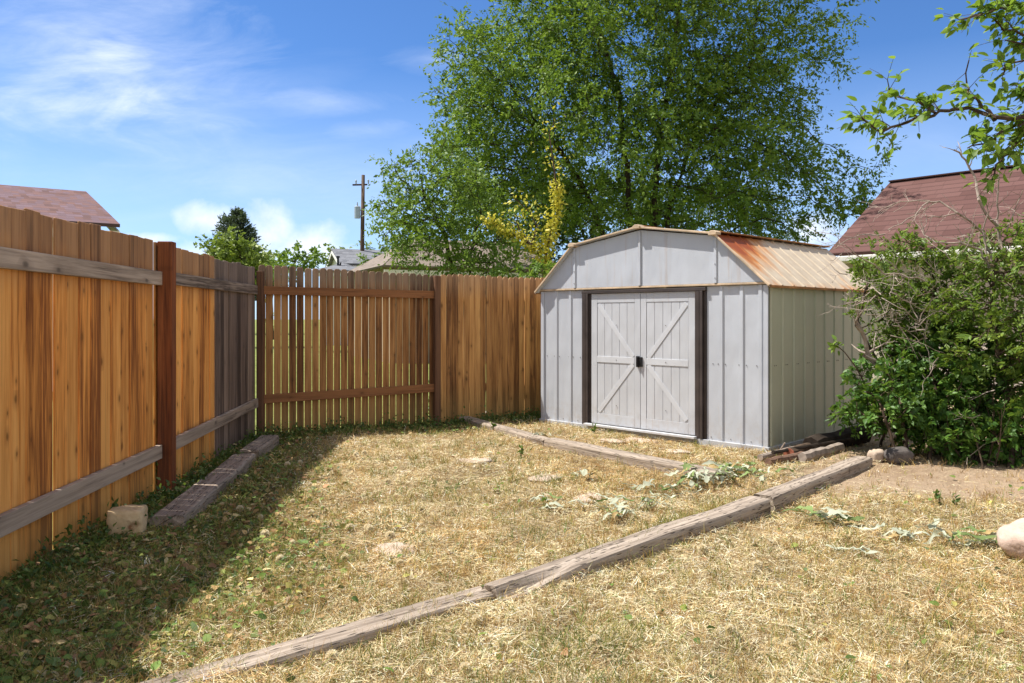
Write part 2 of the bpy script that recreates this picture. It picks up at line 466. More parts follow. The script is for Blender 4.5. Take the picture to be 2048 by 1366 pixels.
def inst(tpl, O, Y, Nn, L, W):
    """copies of a template: origin O, length axis Y, rough normal Nn, length L, width W"""
    tv, tf = tpl
    Y = unit(Y); X = unit(np.cross(Y, Nn)); Z = np.cross(X, Y)
    L = np.broadcast_to(L, (len(O),))[:, None, None]; W = np.broadcast_to(W, (len(O),))[:, None, None]
    V = O[:, None] + tv[None, :, 0:1] * W * X[:, None] + tv[None, :, 1:2] * L * Y[:, None] + tv[None, :, 2:3] * W * Z[:, None]
    T = tf[None] + (np.arange(len(O)) * len(tv))[:, None, None]
    return V.reshape(-1, 3), T.reshape(-1, 3), len(tv)


def blades(O, D, bend, L, W, seg=2):
    """grass blades: root O, direction D, bend vector, tapered ribbon of seg quads"""
    n = len(O)
    side = unit(np.cross(D, np.array([0, 0, 1.0])) + .3 * rng.normal(size=(n, 3)))
    rows = []
    for i in range(seg + 1):
        t = i / seg
        c = O + D * (L * t)[:, None] + bend * (L * t * t)[:, None]
        w = (W * (1 - .8 * t))[:, None] * .5
        rows += [c - side * w, c + side * w]
    V = np.stack(rows, 1)
    q = np.array([(2 * i, 2 * i + 1, 2 * i + 3, 2 * i + 2) for i in range(seg)])
    T = q[None] + (np.arange(n) * 2 * (seg + 1))[:, None, None]
    return V.reshape(-1, 3), T.reshape(-1, 4), 2 * (seg + 1)


# ------------------------------------------------------------------ tree machinery
def in_ellipsoids(E, n, fill=.25):
    """n points in a union of ellipsoids (cx,cy,cz,rx,ry,rz[,weight]), denser toward the outside, with lumpy gaps"""
    E = np.array([tuple(e) + ((1.0,) if len(e) == 6 else ()) for e in E], float)
    vol = E[:, 3] * E[:, 4] * E[:, 5] * E[:, 6]; out = []
    k = rng.choice(len(E), size=n, p=vol / vol.sum())
    m = max(6, n // 30); kc = rng.choice(len(E), size=m, p=vol / vol.sum())
    d = unit(rng.normal(size=(m, 3))); r = rng.uniform(fill, 1, m) ** (1 / 2.2)
    C = E[kc, :3] + d * r[:, None] * E[kc, 3:6]; sg = E[kc, 3:6].mean(1) * .17
    w = rng.uniform(.3, 1.0, m); q = rng.choice(m, size=n, p=w / w.sum())
    P = C[q] + rng.normal(size=(n, 3)) * sg[q][:, None]
    d = unit(rng.normal(size=(n, 3))); r = rng.uniform(fill, 1, n) ** (1 / 2.2); un = rng.uniform(size=n) < .22
    P[un] = (E[k, :3] + d * r[:, None] * E[k, 3:6])[un]
    return P


def colonize(att, paths, step, infl, kill, iters=90, trop=(0, 0, 0), maxn=5000):
    pos, par = [], []
    for pth in paths:
        prev = -1
        pts = [np.array(p, float) for p in pth]
        for a, b in zip(pts[:-1], pts[1:]):
            m = max(1, int(np.linalg.norm(b - a) / step))
            for i in range(m):
                pos.append(a + (b - a) * i / m + rng.normal(size=3) * step * .06); par.append(prev); prev = len(pos) - 1
        pos.append(pts[-1]); par.append(prev)
    pos = np.array(pos); par = list(par)
    nd = np.full(len(att), 1e9); ni = np.zeros(len(att), int); trop = np.array(trop)

    def upd(newp, base):
        for i in range(0, len(newp), 400):
            d = np.linalg.norm(att[:, None] - newp[None, i:i + 400], axis=2)
            m = d.argmin(1); dm = d[np.arange(len(att)), m]; b = dm < nd
            nd[b] = dm[b]; ni[b] = m[b] + base + i
    upd(pos, 0); alive = nd > kill
    for it in range(iters):
        act = alive & (nd < infl)
        if not act.any(): break
        acc = np.zeros((len(pos), 3)); np.add.at(acc, ni[act], unit(att[act] - pos[ni[act]]))
        src = np.unique(ni[act])
        d = unit(unit(acc[src]) + trop + rng.normal(size=(len(src), 3)) * .22)
        newp = pos[src] + d * step
        base = len(pos)
        pos = np.concatenate([pos, newp]); par += list(src)
        upd(newp, base)
        alive &= nd > kill
        if len(pos) > maxn: break
    return pos, np.array(par)


def skeleton(pos, par, r_tip, expo=2.4, r_max=.3):
    n = len(pos); acc = np.zeros(n); kids = np.zeros(n, int)
    for i in range(n - 1, -1, -1):
        if kids[i] == 0: acc[i] = r_tip ** expo
        p = par[i]
        if p >= 0: acc[p] += acc[i]; kids[p] += 1
    return np.minimum(acc ** (1 / expo), r_max), kids


def branch_mesh(pos, par, rad, k=5, rmin=0.0):
    n = len(pos); V, Fc = [], []
    ring = {}
    big = {}
    for i in range(n):
        p = par[i]
        if p >= 0 and (p not in big or rad[i] > rad[big[p]]): big[p] = i

    def mk(c, d, r):
        x = np.cross(d, (.31, .21, .93)); x = x / max(np.linalg.norm(x), 1e-6); y = np.cross(d, x)
        b = len(V)
        for j in range(k):
            a = 2 * math.pi * j / k; V.append(c + (x * math.cos(a) + y * math.sin(a)) * r)
        return b
    for i in range(n):
        p = par[i]
        if p < 0:
            j = big.get(i, i); d = pos[j] - pos[i]; d = d / max(np.linalg.norm(d), 1e-6)
            ring[i] = mk(pos[i], d, rad[i]); continue
        if rad[i] < rmin: ring[i] = None; continue
        d = pos[i] - pos[p]; d = d / max(np.linalg.norm(d), 1e-6)
        b0 = ring[p] if big[p] == i and ring.get(p) is not None else mk(pos[p], d, rad[i] * 1.08)
        b1 = mk(pos[i], d, rad[i]); ring[i] = b1
        for j in range(k):
            j2 = (j + 1) % k; Fc.append((b0 + j, b0 + j2, b1 + j2, b1 + j))
    return np.array(V), np.array(Fc)


def leaves_on(pos, par, rad, kids, thr, per, spread, Lr, Wk, droop=.25, wind=(0, 0, 0), tpl=LEAF, clump=.5, nl=11, dens=None):
    """leafy sprays: each thin node carries a few curved sprays, leaves alternate along a spray and face roughly one way"""
    idx = np.where((rad <= thr) & (par >= 0))[0]
    ns = max(1, int(round(per / nl)))
    k = np.repeat(idx, ns)
    if per < nl: k = k[rng.uniform(size=len(k)) < per / nl]
    d = unit(pos[k] - pos[par[k]]); m = len(k)
    sd = unit(d * .7 + rng.normal(size=(m, 3)) * .65 + np.array(wind))
    Ls = spread * rng.uniform(1.1, 2.6, m)
    so = pos[k] + rng.normal(size=(m, 3)) * spread * .25
    sn = unit(rng.normal(size=(m, 3)) * .75 + np.array((0, 0, 1.0)))
    q = np.repeat(np.arange(m), nl); n = len(q)
    t = rng.uniform(.08, 1, n)
    O = so[q] + sd[q] * (Ls[q] * t)[:, None] + np.array((0, 0, -1.0)) * (droop * Ls[q] * t * t)[:, None] + rng.normal(size=(n, 3)) * spread * .10
    side = unit(np.cross(sd, sn))[q] * np.where(rng.uniform(size=n) < .5, -1, 1)[:, None]
    Y = unit(sd[q] * .7 + side * .75 + rng.normal(size=(n, 3)) * .28 + np.array((0, 0, -droop * .8)))
    Nn = unit(sn[q] + rng.normal(size=(n, 3)) * .35)
    L = rng.uniform(*Lr, n) * (1.1 - .35 * t); W = L * Wk * rng.uniform(.75, 1.25, n)
    V, T, mm = inst(tpl, O, Y, Nn, L, W)
    r = np.clip(rng.uniform(0, 1, m)[q] * clump + rng.uniform(0, 1, n) * (1 - clump), 0, 1)
    return V, T, np.repeat(r, mm)


def tree(name, label, cat, base, paths, E, natt, step, infl, kill, thr, per, spread, Lr, Wk, lmat, bmat, r_tip=.006, r_max=.2, wind=(0, 0, 0), trop=(0, 0, .05),
         group=None, extra=None, maxn=5000, rmin=.0, tpl=LEAF, droop=.25, crown='crown', k=5, expo=2.4, fill=.25):
    root = thing(name, label, cat, base, 0, group)
    att = in_ellipsoids(E, natt, fill)
    if extra is not None: att = np.concatenate([att, extra])
    pos, par = colonize(att, paths, step, infl, kill, trop=trop, maxn=maxn)
    rad, kids = skeleton(pos, par, r_tip, expo=expo, r_max=r_max)
    V, Fc = branch_mesh(pos, par, rad, k, rmin)
    np_mesh('trunk', V, Fc, bmat, root, smooth=True)
    V, T, r = leaves_on(pos, par, rad, kids, thr, per, spread, Lr, Wk, droop, wind, tpl)
    np_mesh(crown, V, T, lmat, root, {'rnd': r})
    return root, pos, par, rad


def ell(px, py, Y, rpx, rpy, rd, w=1.0):
    c = pt(px, py, Y); s = Y / F
    return (c[0], c[1], c[2], rpx * s, rd, rpy * s, w)


# ================================================================== GROUND
def axis_coords(lo, hi, fine, far):
    a = np.arange(lo, hi + fine / 2, fine)
    o = []; d = fine
    p = lo
    while p > -far: d *= 1.45; p -= d; o.append(p)
    q = []; d = fine; p = hi
    while p < far: d *= 1.45; p += d; q.append(p)
    return np.concatenate([np.array(o[::-1]), a, np.array(q)])


FL_D = np.array((-.0720, .9974)); FL_O = np.array((-2.257, 1.0))      # left fence: start and direction
FB_D = np.array((.874, .486)); FB_O = np.array((-2.79, 8.66))         # back fence
SHED_A = math.atan2(-.717, .697); SHED_O = np.array((.367, 9.69, 0))
SUN = np.array((-1.04, .245, 1.83)); SUN = SUN / np.linalg.norm(SUN)


def dist_left(x, y):   # metres to the right of the left fence
    return (x - FL_O[0]) * FL_D[1] - (y - FL_O[1]) * FL_D[0]


def dist_back(x, y):   # metres in front of the back fence
    return (x - FB_O[0]) * FB_D[1] - (y - FB_O[1]) * FB_D[0]


def fbm(x, y, s, seed=0):
    v = np.zeros_like(x, float); a = 1
    r = np.random.default_rng(seed)
    for o in range(4):
        for _ in range(3):
            th = r.uniform(0, 6.28); ph = r.uniform(0, 6.28)
            v += a * np.sin((x * math.cos(th) + y * math.sin(th)) * s * r.uniform(.7, 1.3) + ph)
        a *= .6; s *= 1.9
    return v / 4.0


def sstep(v, a, b): t = np.clip((v - a) / (b - a), 0, 1); return t * t * (3 - 2 * t)


def masks(x, y):
    dl, db = dist_left(x, y), dist_back(x, y)
    inside = (dl > 0) & (db > 0)
    n = fbm(x, y, 2.2, 3)
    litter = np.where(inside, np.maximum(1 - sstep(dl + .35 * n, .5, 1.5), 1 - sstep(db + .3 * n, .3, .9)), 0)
    green = np.where(inside, 0, .85)
    dx = (x - 3.6) / 1.7; dy = (y - 6.15) / .75
    dirt = 1 - sstep(np.hypot(dx, dy) + .25 * n, .6, 1.25)
    dirt = np.maximum(dirt, .6 * sstep(fbm(x, y, 2.6, 77) + .3 * fbm(x, y, 9, 78), .55, 1.0) * inside)
    dirt = np.maximum(dirt, .8 * np.where((x > 2.6) & (y > 6.6), 1, 0) * inside)
    return np.clip(litter, 0, 1), green, np.clip(dirt, 0, 1)


gx = axis_coords(-4.0, 7.0, .05, 260); gy = axis_coords(1.6, 12.0, .05, 320)
XX, YY = np.meshgrid(gx, gy)
fz = XX.ravel(); fy = YY.ravel()
V = np.stack([fz, fy, gz(fz, fy)], 1)
nx = len(gx); ii, jj = np.meshgrid(np.arange(nx - 1), np.arange(len(gy) - 1))
b0 = (jj * nx + ii).ravel()
T = np.stack([b0, b0 + 1, b0 + nx + 1, b0 + nx], 1)
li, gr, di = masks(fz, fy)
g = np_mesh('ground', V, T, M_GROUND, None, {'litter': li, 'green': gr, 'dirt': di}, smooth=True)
tag(g, 'dry straw coloured yard ground with a bare sandy patch by the bush', 'ground', kind='structure')


# sample yard positions inside the seen wedge
def sample_yard(n, ymin=1.9, ymax=10.6, p=1.0):
    """more points close to the camera (p=power on depth)"""
    out = []
    while sum(len(o) for o in out) < n:
        m = n * 3
        u = rng.uniform(0, 1, m); y = ymin * (ymax / ymin) ** u if p == 1 else ymin + (ymax - ymin) * u
        x = rng.uniform(-.76, .80, m) * y + rng.uniform(-.1, .9, m) * (rng.uniform(size=m) < .35)
        ok = (dist_left(x, y) > .03) & (dist_back(x, y) > .03)
        # not under the shed
        sx = (x - SHED_O[0]) * .697 + (y - SHED_O[1]) * -.717; sy = (x - SHED_O[0]) * .717 + (y - SHED_O[1]) * .697
        ok &= ~((sx > 0) & (sx < 2.98) & (sy > 0) & (sy < 2.44))
        ok &= x < 6.5
        out.append(np.stack([x[ok], y[ok]], 1))
    return np.concatenate(out)[:n]


def col_pick(n, pal, jit=.18):
    pal = np.array(pal); c = pal[rng.integers(0, len(pal), n)]
    return np.clip(c * (1 + rng.normal(size=(n, 1)) * jit), .01, .95)


STRAW = [(.80, .70, .46), (.66, .53, .29), (.76, .65, .40), (.58, .42, .20), (.82, .73, .50), (.48, .32, .16), (.70, .59, .32), (.86, .80, .62), (.34, .22, .11), (.78, .68, .43)]
RUSTY = [(.62, .39, .15), (.70, .47, .20), (.50, .28, .10), (.66, .50, .25), (.40, .22, .08)]
OLIVE = [(.20, .22, .05), (.28, .27, .07), (.15, .19, .04), (.33, .29, .09)]
GREEN = [(.09, .16, .03), (.13, .20, .04), (.18, .23, .05)]

# lying straw
P = sample_yard(370000)
li, gr, di = masks(P[:, 0], P[:, 1])
keep = rng.uniform(0, 1, len(P)) > np.maximum(di * .93, li * .45)
P = P[keep]; n = len(P)
patch = fbm(P[:, 0], P[:, 1], 3.5, 11)
O = np.stack([P[:, 0], P[:, 1], gz(P[:, 0], P[:, 1]) + rng.uniform(.001, .022, n) * (1 + .9 * np.clip(fbm(P[:, 0], P[:, 1], 14, 21), -.7, 1.5))], 1)
th = rng.uniform(0, 2 * np.pi, n); el = np.abs(rng.normal(size=n) * .28)
D = np.stack([np.cos(th) * np.cos(el), np.sin(th) * np.cos(el), np.sin(el)], 1)
bend = rng.normal(size=(n, 3)) * np.array((.35, .35, .05)) + np.array((0, 0, -.1))
L = rng.uniform(.015, .05, n) * (1 + .3 * rng.exponential(size=n)); W = (.0018 + .00032 * P[:, 1]) * rng.uniform(.6, 1.5, n)
V1, T1, m1 = blades(O, D, bend, L, W, 2)
C1 = col_pick(n, STRAW)
rus = rng.uniform(0, 1, n) < np.clip(.08 + .45 * fbm(P[:, 0], P[:, 1], 1.6, 31) + .35 * np.exp(-((P[:, 0] - .9) / 1.2) ** 2 - ((P[:, 1] - 7.3) / 1.6) ** 2), 0, .9)
C1[rus] = col_pick(rus.sum(), RUSTY)
br = (1 + .2 * patch + .22 * fbm(P[:, 0], P[:, 1], 12, 41))[:, None]
C1 = np.clip(C1 * br, .02, .9)
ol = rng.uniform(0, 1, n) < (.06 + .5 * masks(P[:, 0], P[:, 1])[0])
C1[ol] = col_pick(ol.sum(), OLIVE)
C1 = np.repeat(C1, m1, 0)
g = np_mesh('dry_grass', V1, T1, M_BLADE, None, cols={'col': C1})
tag(g, 'matted dry straw grass covering the whole yard', 'dry grass', kind='stuff')

# upright stubble in small tufts
def tufts(nt, per, sel, Lr, pal, name, label, cat, spread=.018, lean=.28, wk=1.0, pts=None):
    Pt = sample_yard(nt * 3) if pts is None else pts
    w = sel(Pt[:, 0], Pt[:, 1]); Pt = Pt[rng.uniform(0, 1, len(Pt)) < w][:nt]
    k = np.repeat(np.arange(len(Pt)), per); n = len(k)
    xy = Pt[k] + rng.normal(size=(n, 2)) * spread * rng.uniform(.6, 1.8, len(Pt))[k][:, None]
    O = np.stack([xy[:, 0], xy[:, 1], gz(xy[:, 0], xy[:, 1])], 1)
    D = unit(np.concatenate([rng.normal(size=(n, 2)) * lean, np.ones((n, 1))], 1))
    bend = np.concatenate([rng.normal(size=(n, 2)) * .3, -np.abs(rng.normal(size=(n, 1))) * .15], 1)
    L = rng.uniform(*Lr, n) * rng.uniform(.6, 1.25, len(Pt))[k]; W = (.0022 + .00035 * xy[:, 1]) * rng.uniform(.7, 1.3, n) * wk
    V, T, m = blades(O, D, bend, L, W, 2)
    pal = np.array(pal); c = pal[rng.integers(0, len(pal), len(Pt))][k]
    c = np.clip(c * (1 + rng.normal(size=(n, 1)) * .2), .01, .9)
    o = np_mesh(name, V, T, M_BLADE, None, cols={'col': np.repeat(c, m, 0)})
    tag(o, label, cat, kind='stuff')
    return o


def sel_dry(x, y): l, g_, d = masks(x, y); return np.clip(1 - d * .85 - l * .3, 0.03, 1) * (.45 + .4 * sstep(fbm(x, y, 4, 5), -.4, .6))
def sel_green(x, y): l, g_, d = masks(x, y); return np.clip((.16 + .75 * l + .6 * sstep(fbm(x, y, 3, 9), .1, .7) * (x < .8)) * (1 - d), 0.0, 1)


tufts(10500, 8, sel_dry, (.03, .085), [(.50, .33, .12), (.30, .18, .07), (.56, .40, .16), (.48, .32, .12), (.62, .46, .20), (.42, .35, .11), (.38, .22, .08), (.36, .34, .09)], 'grass_stubble', 'short upright stubble of mown dry grass', 'stubble')
tufts(4800, 9, sel_green, (.03, .09), OLIVE + GREEN, 'green_grass_tufts', 'olive green grass tufts thickest in the shade of the fences', 'grass', .022, .35, 1.25)

q0, q1 = at(1010, 1170)[:2], at(1560, 985)[:2]
qq = q0 + (q1 - q0) * rng.uniform(.15, 1, (260, 1)) + np.array((.72, -.70)) * (rng.uniform(.0, .14, (260, 1)) + .0)
tufts(220, 9, lambda x, y: np.ones_like(x), (.04, .12), OLIVE + [(.44, .34, .12), (.24, .26, .06)], 'timber_grass', 'longer green and straw grass growing against the raised timber', 'grass', .02, .3, 1.2, pts=qq)

# fallen leaves and clover in the shaded strip along the fences
P = sample_yard(90000); l, _, d = masks(P[:, 0], P[:, 1])
P = P[(rng.uniform(0, 1, len(P)) < np.clip(l * .9 + .012, 0, 1))][:21000]; n = len(P)
O = np.stack([P[:, 0], P[:, 1], gz(P[:, 0], P[:, 1]) + rng.uniform(.004, .035, n)], 1)
th = rng.uniform(0, 6.28, n); Y = np.stack([np.cos(th), np.sin(th), rng.normal(size=n) * .35], 1)
Nn = unit(rng.normal(size=(n, 3)) * .5 + np.array((0, 0, 1.0)))
L = rng.uniform(.018, .05, n); V1, T1, m1 = inst(LEAF2, O, Y, Nn, L, L * rng.uniform(.45, .9, n))
C1 = col_pick(n, [(.14, .20, .045), (.10, .16, .04), (.12, .19, .04), (.17, .23, .05), (.22, .26, .06), (.36, .33, .09), (.42, .28, .12), (.32, .18, .09), (.50, .40, .20), (.12, .17, .07)], .25)
g = np_mesh('leaf_litter', V1, T1, M_LITTER, None, cols={'col': np.repeat(C1, m1, 0)})
tag(g, 'green and brown leaf litter in the shade beside the board fence', 'leaf litter', kind='stuff')

# low weeds at the feet of the fences
s = rng.uniform(0, 1, 900)
q = np.concatenate([FL_O + FL_D * (rng.uniform(1.3, 7.6, 330)[:, None]) + np.array((1, 0)) * np.abs(rng.normal(size=(330, 1))) * .16 + np.array((.05, 0)),
                    FB_O + FB_D * (rng.uniform(0.1, 4.2, 330)[:, None]) + np.array((.486, -.874)) * (np.abs(rng.normal(size=(330, 1))) * .2 + .05)])
k = np.repeat(np.arange(len(q)), 16); n = len(k)
xy = q[k] + rng.normal(size=(n, 2)) * .045
O = np.stack([xy[:, 0], xy[:, 1], gz(xy[:, 0], xy[:, 1]) + np.abs(rng.normal(size=n)) * .05 * rng.uniform(.3, 1.3, len(q))[k]], 1)
Y = unit(rng.normal(size=(n, 3)) + np.array((0, 0, .4))); Nn = unit(rng.normal(size=(n, 3)) * .5 + np.array((0, 0, 1.0)))
L = rng.uniform(.015, .045, n); V1, T1, m1 = inst(LEAF, O, Y, Nn, L, L * .6)
g = np_mesh('low_weeds', V1, T1, L_WEED, None, {'rnd': np.repeat(rng.uniform(0, 1, n), m1)})
tag(g, 'low leafy weeds along the foot of both fences', 'weeds', kind='stuff')

# ================================================================== LEFT BOARD FENCE
lf = thing('board_fence', 'tall orange cedar board fence with grey rails and red brown post', 'fence', (FL_O[0], FL_O[1], 0), math.atan2(FL_D[1], FL_D[0]))


def lx(Y): return (Y - 1) / .9974


def plank_panel(name, x0, x1, mat, parent, ztop, y0=0.0, th=.014, w=.137, gap=(.0035, .0078), ears=0.0, zbot=-.04, warp=.0045, bev=0.003, label=None, jit=.012):
    mb = MB(); x = x0
    while x < x1 - .03:
        ww = min(w * random.uniform(.97, 1.03), x1 - x)
        t = random.random(); zt = (ztop(x) if callable(ztop) else ztop) + random.uniform(-jit, jit)
        e = ears * random.uniform(.8, 1.2); yy = y0 + random.uniform(-warp, warp)
        if ears:
            poly = [(0, zbot), (ww, zbot), (ww, zt - e), (ww - e * .35, zt - e * .32), (ww - e * .85, zt), (e * .85, zt), (e * .35, zt - e * .32), (0, zt - e)]
        else:
            poly = [(0, zbot), (ww, zbot), (ww, zt + random.uniform(-.006, .006)), (0, zt)]
        M = Matrix.Translation((x, yy, 0)) @ Matrix.Rotation(random.uniform(-.0022, .0022), 4, 'Y') @ Matrix.Rotation(random.uniform(-.02, .02), 4, 'Z')
        mb.prism(poly, 0, th, t, M)
        x += ww + random.uniform(*gap)
    o = mb.build(name, mat, parent, bevel=bev, seg=1)
    if label: o['label'] = label
    return o


PX = lx(5.80)      # the red brown post
plank_panel('plank_panel', 0.4, lx(2.9), M_PLANK, lf, 1.83)
plank_panel('plank_panel', lx(2.9) + .004, PX - .02, M_PLANK, lf, lambda x: 1.832 + .006 * (x - 2))
plank_panel('plank_panel', PX - .016, lx(7.19), M_PLANK, lf, 1.838)
plank_panel('plank_panel', lx(7.19) + .006, lx(8.63), M_PLANK_GRAY, lf, 1.825, y0=-.012, label='dark grey weathered boards near the corner')


def rail(x0, x1, z0, z1, y0, y1, mat, parent, tilt=0.0, name='rail'):
    mb = MB()
    M = Matrix.Translation((x0, 0, 0)) @ Matrix.Rotation(-tilt, 4, 'Y')
    n = 8
    for i in range(1):
        mb.box(0, x1 - x0, y0, y1, z0, z1, random.random(), M)
    return mb.build(name, mat, parent, bevel=.004)


for (a, b) in ((.4, lx(2.95)), (lx(2.95) + .1, PX - .002)):
    rail(a, b, 1.522, 1.622, -.045, -.006, M_RAIL_GRAY, lf)
    rail(a, b, .245, .345, -.045, -.006, M_RAIL_GRAY, lf, .004)
rail(PX + .094, lx(8.6), 1.535, 1.63, -.05, -.02, M_RAIL_GRAY, lf, .0)
rail(PX + .094, lx(8.6), .27, .365, -.056, -.02, M_RAIL_GRAY, lf, .016)


def post(x, y0, y1, w, h, mat, parent, name='post'):
    mb = MB(); mb.box(x, x + w, y0, y1, -.1, h, random.random())
    return mb.build(name, mat, parent, bevel=.006)


post(PX, -.112, -.006, .092, 1.845, M_POST, lf)
post(lx(2.95) + .004, -.112, -.006, .092, 1.84, M_POST, lf)
post(lx(8.6) - .02, -.10, -.035, .09, 1.79, M_POST_DARK, lf)

# ================================================================== BACK PICKET FENCES
fb_rot = math.atan2(FB_D[1], FB_D[0])
pf = thing('picket_fence', 'brown picket fence with dog-eared tops, daylight gaps and two rails', 'fence', (FB_O[0], FB_O[1], 0), fb_rot)
plank_panel('picket_panel', .02, 2.09, M_PICKET, pf, lambda x: 1.862 - .028 * x, w=.0745, gap=(.0085, .0125), ears=.024, th=.016, jit=.006)
rail(.02, 2.14, 1.536, 1.628, -.046, -.008, M_RAIL_BROWN, pf, -.010)
rail(.02, 2.14, .342, .438, -.046, -.008, M_RAIL_BROWN, pf, .018)
post(2.10, .02, .11, .09, 1.80, M_POST_DARK, pf)

c2 = FB_O + FB_D * 2.14 + np.array((.486, -.874)) * .05
pf2 = thing('picket_fence', 'tan picket fence showing its smooth side left of the shed', 'fence', (c2[0], c2[1], 0), fb_rot - .012)
plank_panel('picket_panel', .03, 2.35, M_PICKET2, pf2, lambda x: 1.815 - .012 * x, w=.0735, gap=(.002, .0085), ears=.024, th=.016, jit=.008)
rail(.03, 2.4, 1.45, 1.54, .022, .062, M_RAIL_BROWN, pf2)
rail(.03, 2.4, .36, .45, .022, .062, M_RAIL_BROWN, pf2)
post(-.055, -.03, .05, .075, 1.79, M_POST_DARK, pf2)

# ================================================================== METAL SHED
shed = thing('metal_shed', 'grey metal barn-roofed shed with double doors and rusty tan roof', 'shed', SHED_O, SHED_A)
W_, D_, EZ, KZ, RZ = 2.98, 2.44, 1.60, 2.115, 2.245
KX = .555


def ribbed(axis, a0, a1, ribs, o0, o1, place, rib_w=.034, rib_h=.013, side=.008):
    """a sheet with raised ribs: profile along the first axis, extruded from o0 to o1; place(a, out, o) -> point"""
    prof = [(a0, 0)]
    for r in ribs:
        if r - rib_w / 2 - side <= a0 or r + rib_w / 2 + side >= a1: continue
        prof += [(r - rib_w / 2 - side, 0), (r - rib_w / 2, rib_h), (r + rib_w / 2, rib_h), (r + rib_w / 2 + side, 0)]
    prof.append((a1, 0)); n = len(prof)
    vs = [place(a, h, o0) for a, h in prof] + [place(a, h, o1) for a, h in prof]
    return vs, [(i, i + 1, i + 1 + n, i + n) for i in range(n - 1)]


def sheet(name, mat, parent, pieces):
    mb = MB()
    for vs, fs in pieces: mb.add(vs, fs)
    return mb.build(name, mat, parent)


fy_ = lambda a, h, o: (a, -h, o)                 # front wall (looks to -y)
DX0, DX1 = .795, 2.180
front = [ribbed('x', .03, .665, (.24, .465), .05, EZ, fy_), ribbed('x', 2.31, W_ - .03, (2.475, 2.70, 2.90), .05, EZ, fy_)]
for f1_ in front: sheet('front_wall', M_SHED, shed, [f1_])
side_r = [i * .232 + .06 for i in range(0, 11)]
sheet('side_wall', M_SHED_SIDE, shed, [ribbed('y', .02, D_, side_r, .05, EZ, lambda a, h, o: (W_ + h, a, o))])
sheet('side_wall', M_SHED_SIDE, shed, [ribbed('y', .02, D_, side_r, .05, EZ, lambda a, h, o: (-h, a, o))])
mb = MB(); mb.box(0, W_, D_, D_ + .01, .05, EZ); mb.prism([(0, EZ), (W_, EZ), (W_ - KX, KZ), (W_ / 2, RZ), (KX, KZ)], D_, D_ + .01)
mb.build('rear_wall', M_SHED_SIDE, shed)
# corner trims
for x0, x1 in ((-.004, .045), (W_ - .045, W_ + .004)):
    mb = MB(); mb.box(x0, x1, -.017, .0, .045, EZ - .002); mb.build('corner_trim', M_SHED, shed, bevel=.003)
# gable: four sheets with overlapping seams
GY = -.022
gz0 = EZ + .028
gable = MB()
outline = [(.03, gz0), (KX, gz0), (KX, KZ - .012), (.03, EZ + .035)]
gable.prism([(.0, gz0), (KX, gz0), (KX, KZ - .01)], GY, GY + .004)
gable.prism([(KX + .002, gz0), (W_ / 2, gz0), (W_ / 2, RZ - .012), (KX + .002, KZ - .012)], GY - .004, GY + .0)
gable.prism([(W_ / 2 + .002, gz0), (W_ - KX, gz0), (W_ - KX, KZ - .012), (W_ / 2 + .002, RZ - .012)], GY - .001, GY + .003)
gable.prism([(W_ - KX + .002, gz0), (W_, gz0), (W_ - KX + .002, KZ - .01)], GY - .005, GY - .001)
go = gable.build('gable_panel', M_SHED, shed)
for sx, zt in ((KX, KZ), (W_ / 2, RZ), (W_ - KX, KZ)):
    mb = MB(); mb.box(sx - .016, sx + .016, GY - .016, GY - .005, gz0, zt - .02)
    mb.build('gable_seam', M_SHED, shed, bevel=.004)
mb = MB(); mb.box(-.01, W_ + .01, GY - .010, GY + .02, EZ + .004, gz0 - .003); mb.build('gable_edge_strip', M_ROOFTRIM, shed, bevel=.004)

# roof: four ribbed facets with an overhang at the front
OV = -.075
ribs_y = [OV + .03 + i * .235 for i in range(0, 12)]


def facet(p0, p1, flip=1):
    (x0, z0), (x1, z1) = p0, p1
    d = np.array((x1 - x0, z1 - z0)); Ln = np.linalg.norm(d); d /= Ln; nrm = np.array((-d[1], d[0])) * flip
    return ribbed('y', OV, D_ + .06, ribs_y, 0, Ln, lambda a, h, o: (x0 + d[0] * o + nrm[0] * h, a, z0 + d[1] * o + nrm[1] * h), .018, .008, .010)


sheet('roof_panel', M_ROOF, shed, [facet((-.045, EZ - .005), (KX - .0, KZ + .008))])
sheet('roof_panel', M_ROOF, shed, [facet((KX - .02, KZ + .014), (W_ / 2, RZ + .01))])
sheet('roof_panel', M_ROOF, shed, [facet((W_ / 2, RZ + .01), (W_ - KX + .02, KZ + .014))])
sheet('roof_panel', M_ROOF, shed, [facet((W_ - KX, KZ + .008), (W_ + .045, EZ - .005))])
# roof trims along the gable, seam caps, eave edges
pts = [(-.05, EZ - .012), (KX, KZ + .012), (W_ / 2, RZ + .018), (W_ - KX, KZ + .012), (W_ + .05, EZ - .012)]
for (a, b) in zip(pts[:-1], pts[1:]):
    mb = MB(); mb.bar((a[0], OV - .002, a[1]), (b[0], OV - .002, b[1]), .016, .021, up=(0, 0, 1)); mb.build('roof_edge_trim', M_ROOFTRIM, shed, bevel=.004)
mb = MB()
for (a, b) in zip(pts[:-1], pts[1:]):      # soffit return behind the trim
    mb.bar((a[0], OV / 2 - .004, a[1] - .012), (b[0], OV / 2 - .004, b[1] - .012), abs(OV) - .01, .004)
mb.build('roof_soffit', M_SHED, shed)
for (x, z) in pts[1:4]:
    mb = MB()
    mb.prism([(x - .045, z - .02), (x + .045, z - .02), (x + .05, z + .008), (x + .02, z + .026), (x - .02, z + .026), (x - .05, z + .008)], OV - .022, OV + .07)
    mb.build('roof_cap', M_ROOFTRIM, shed, bevel=.004)
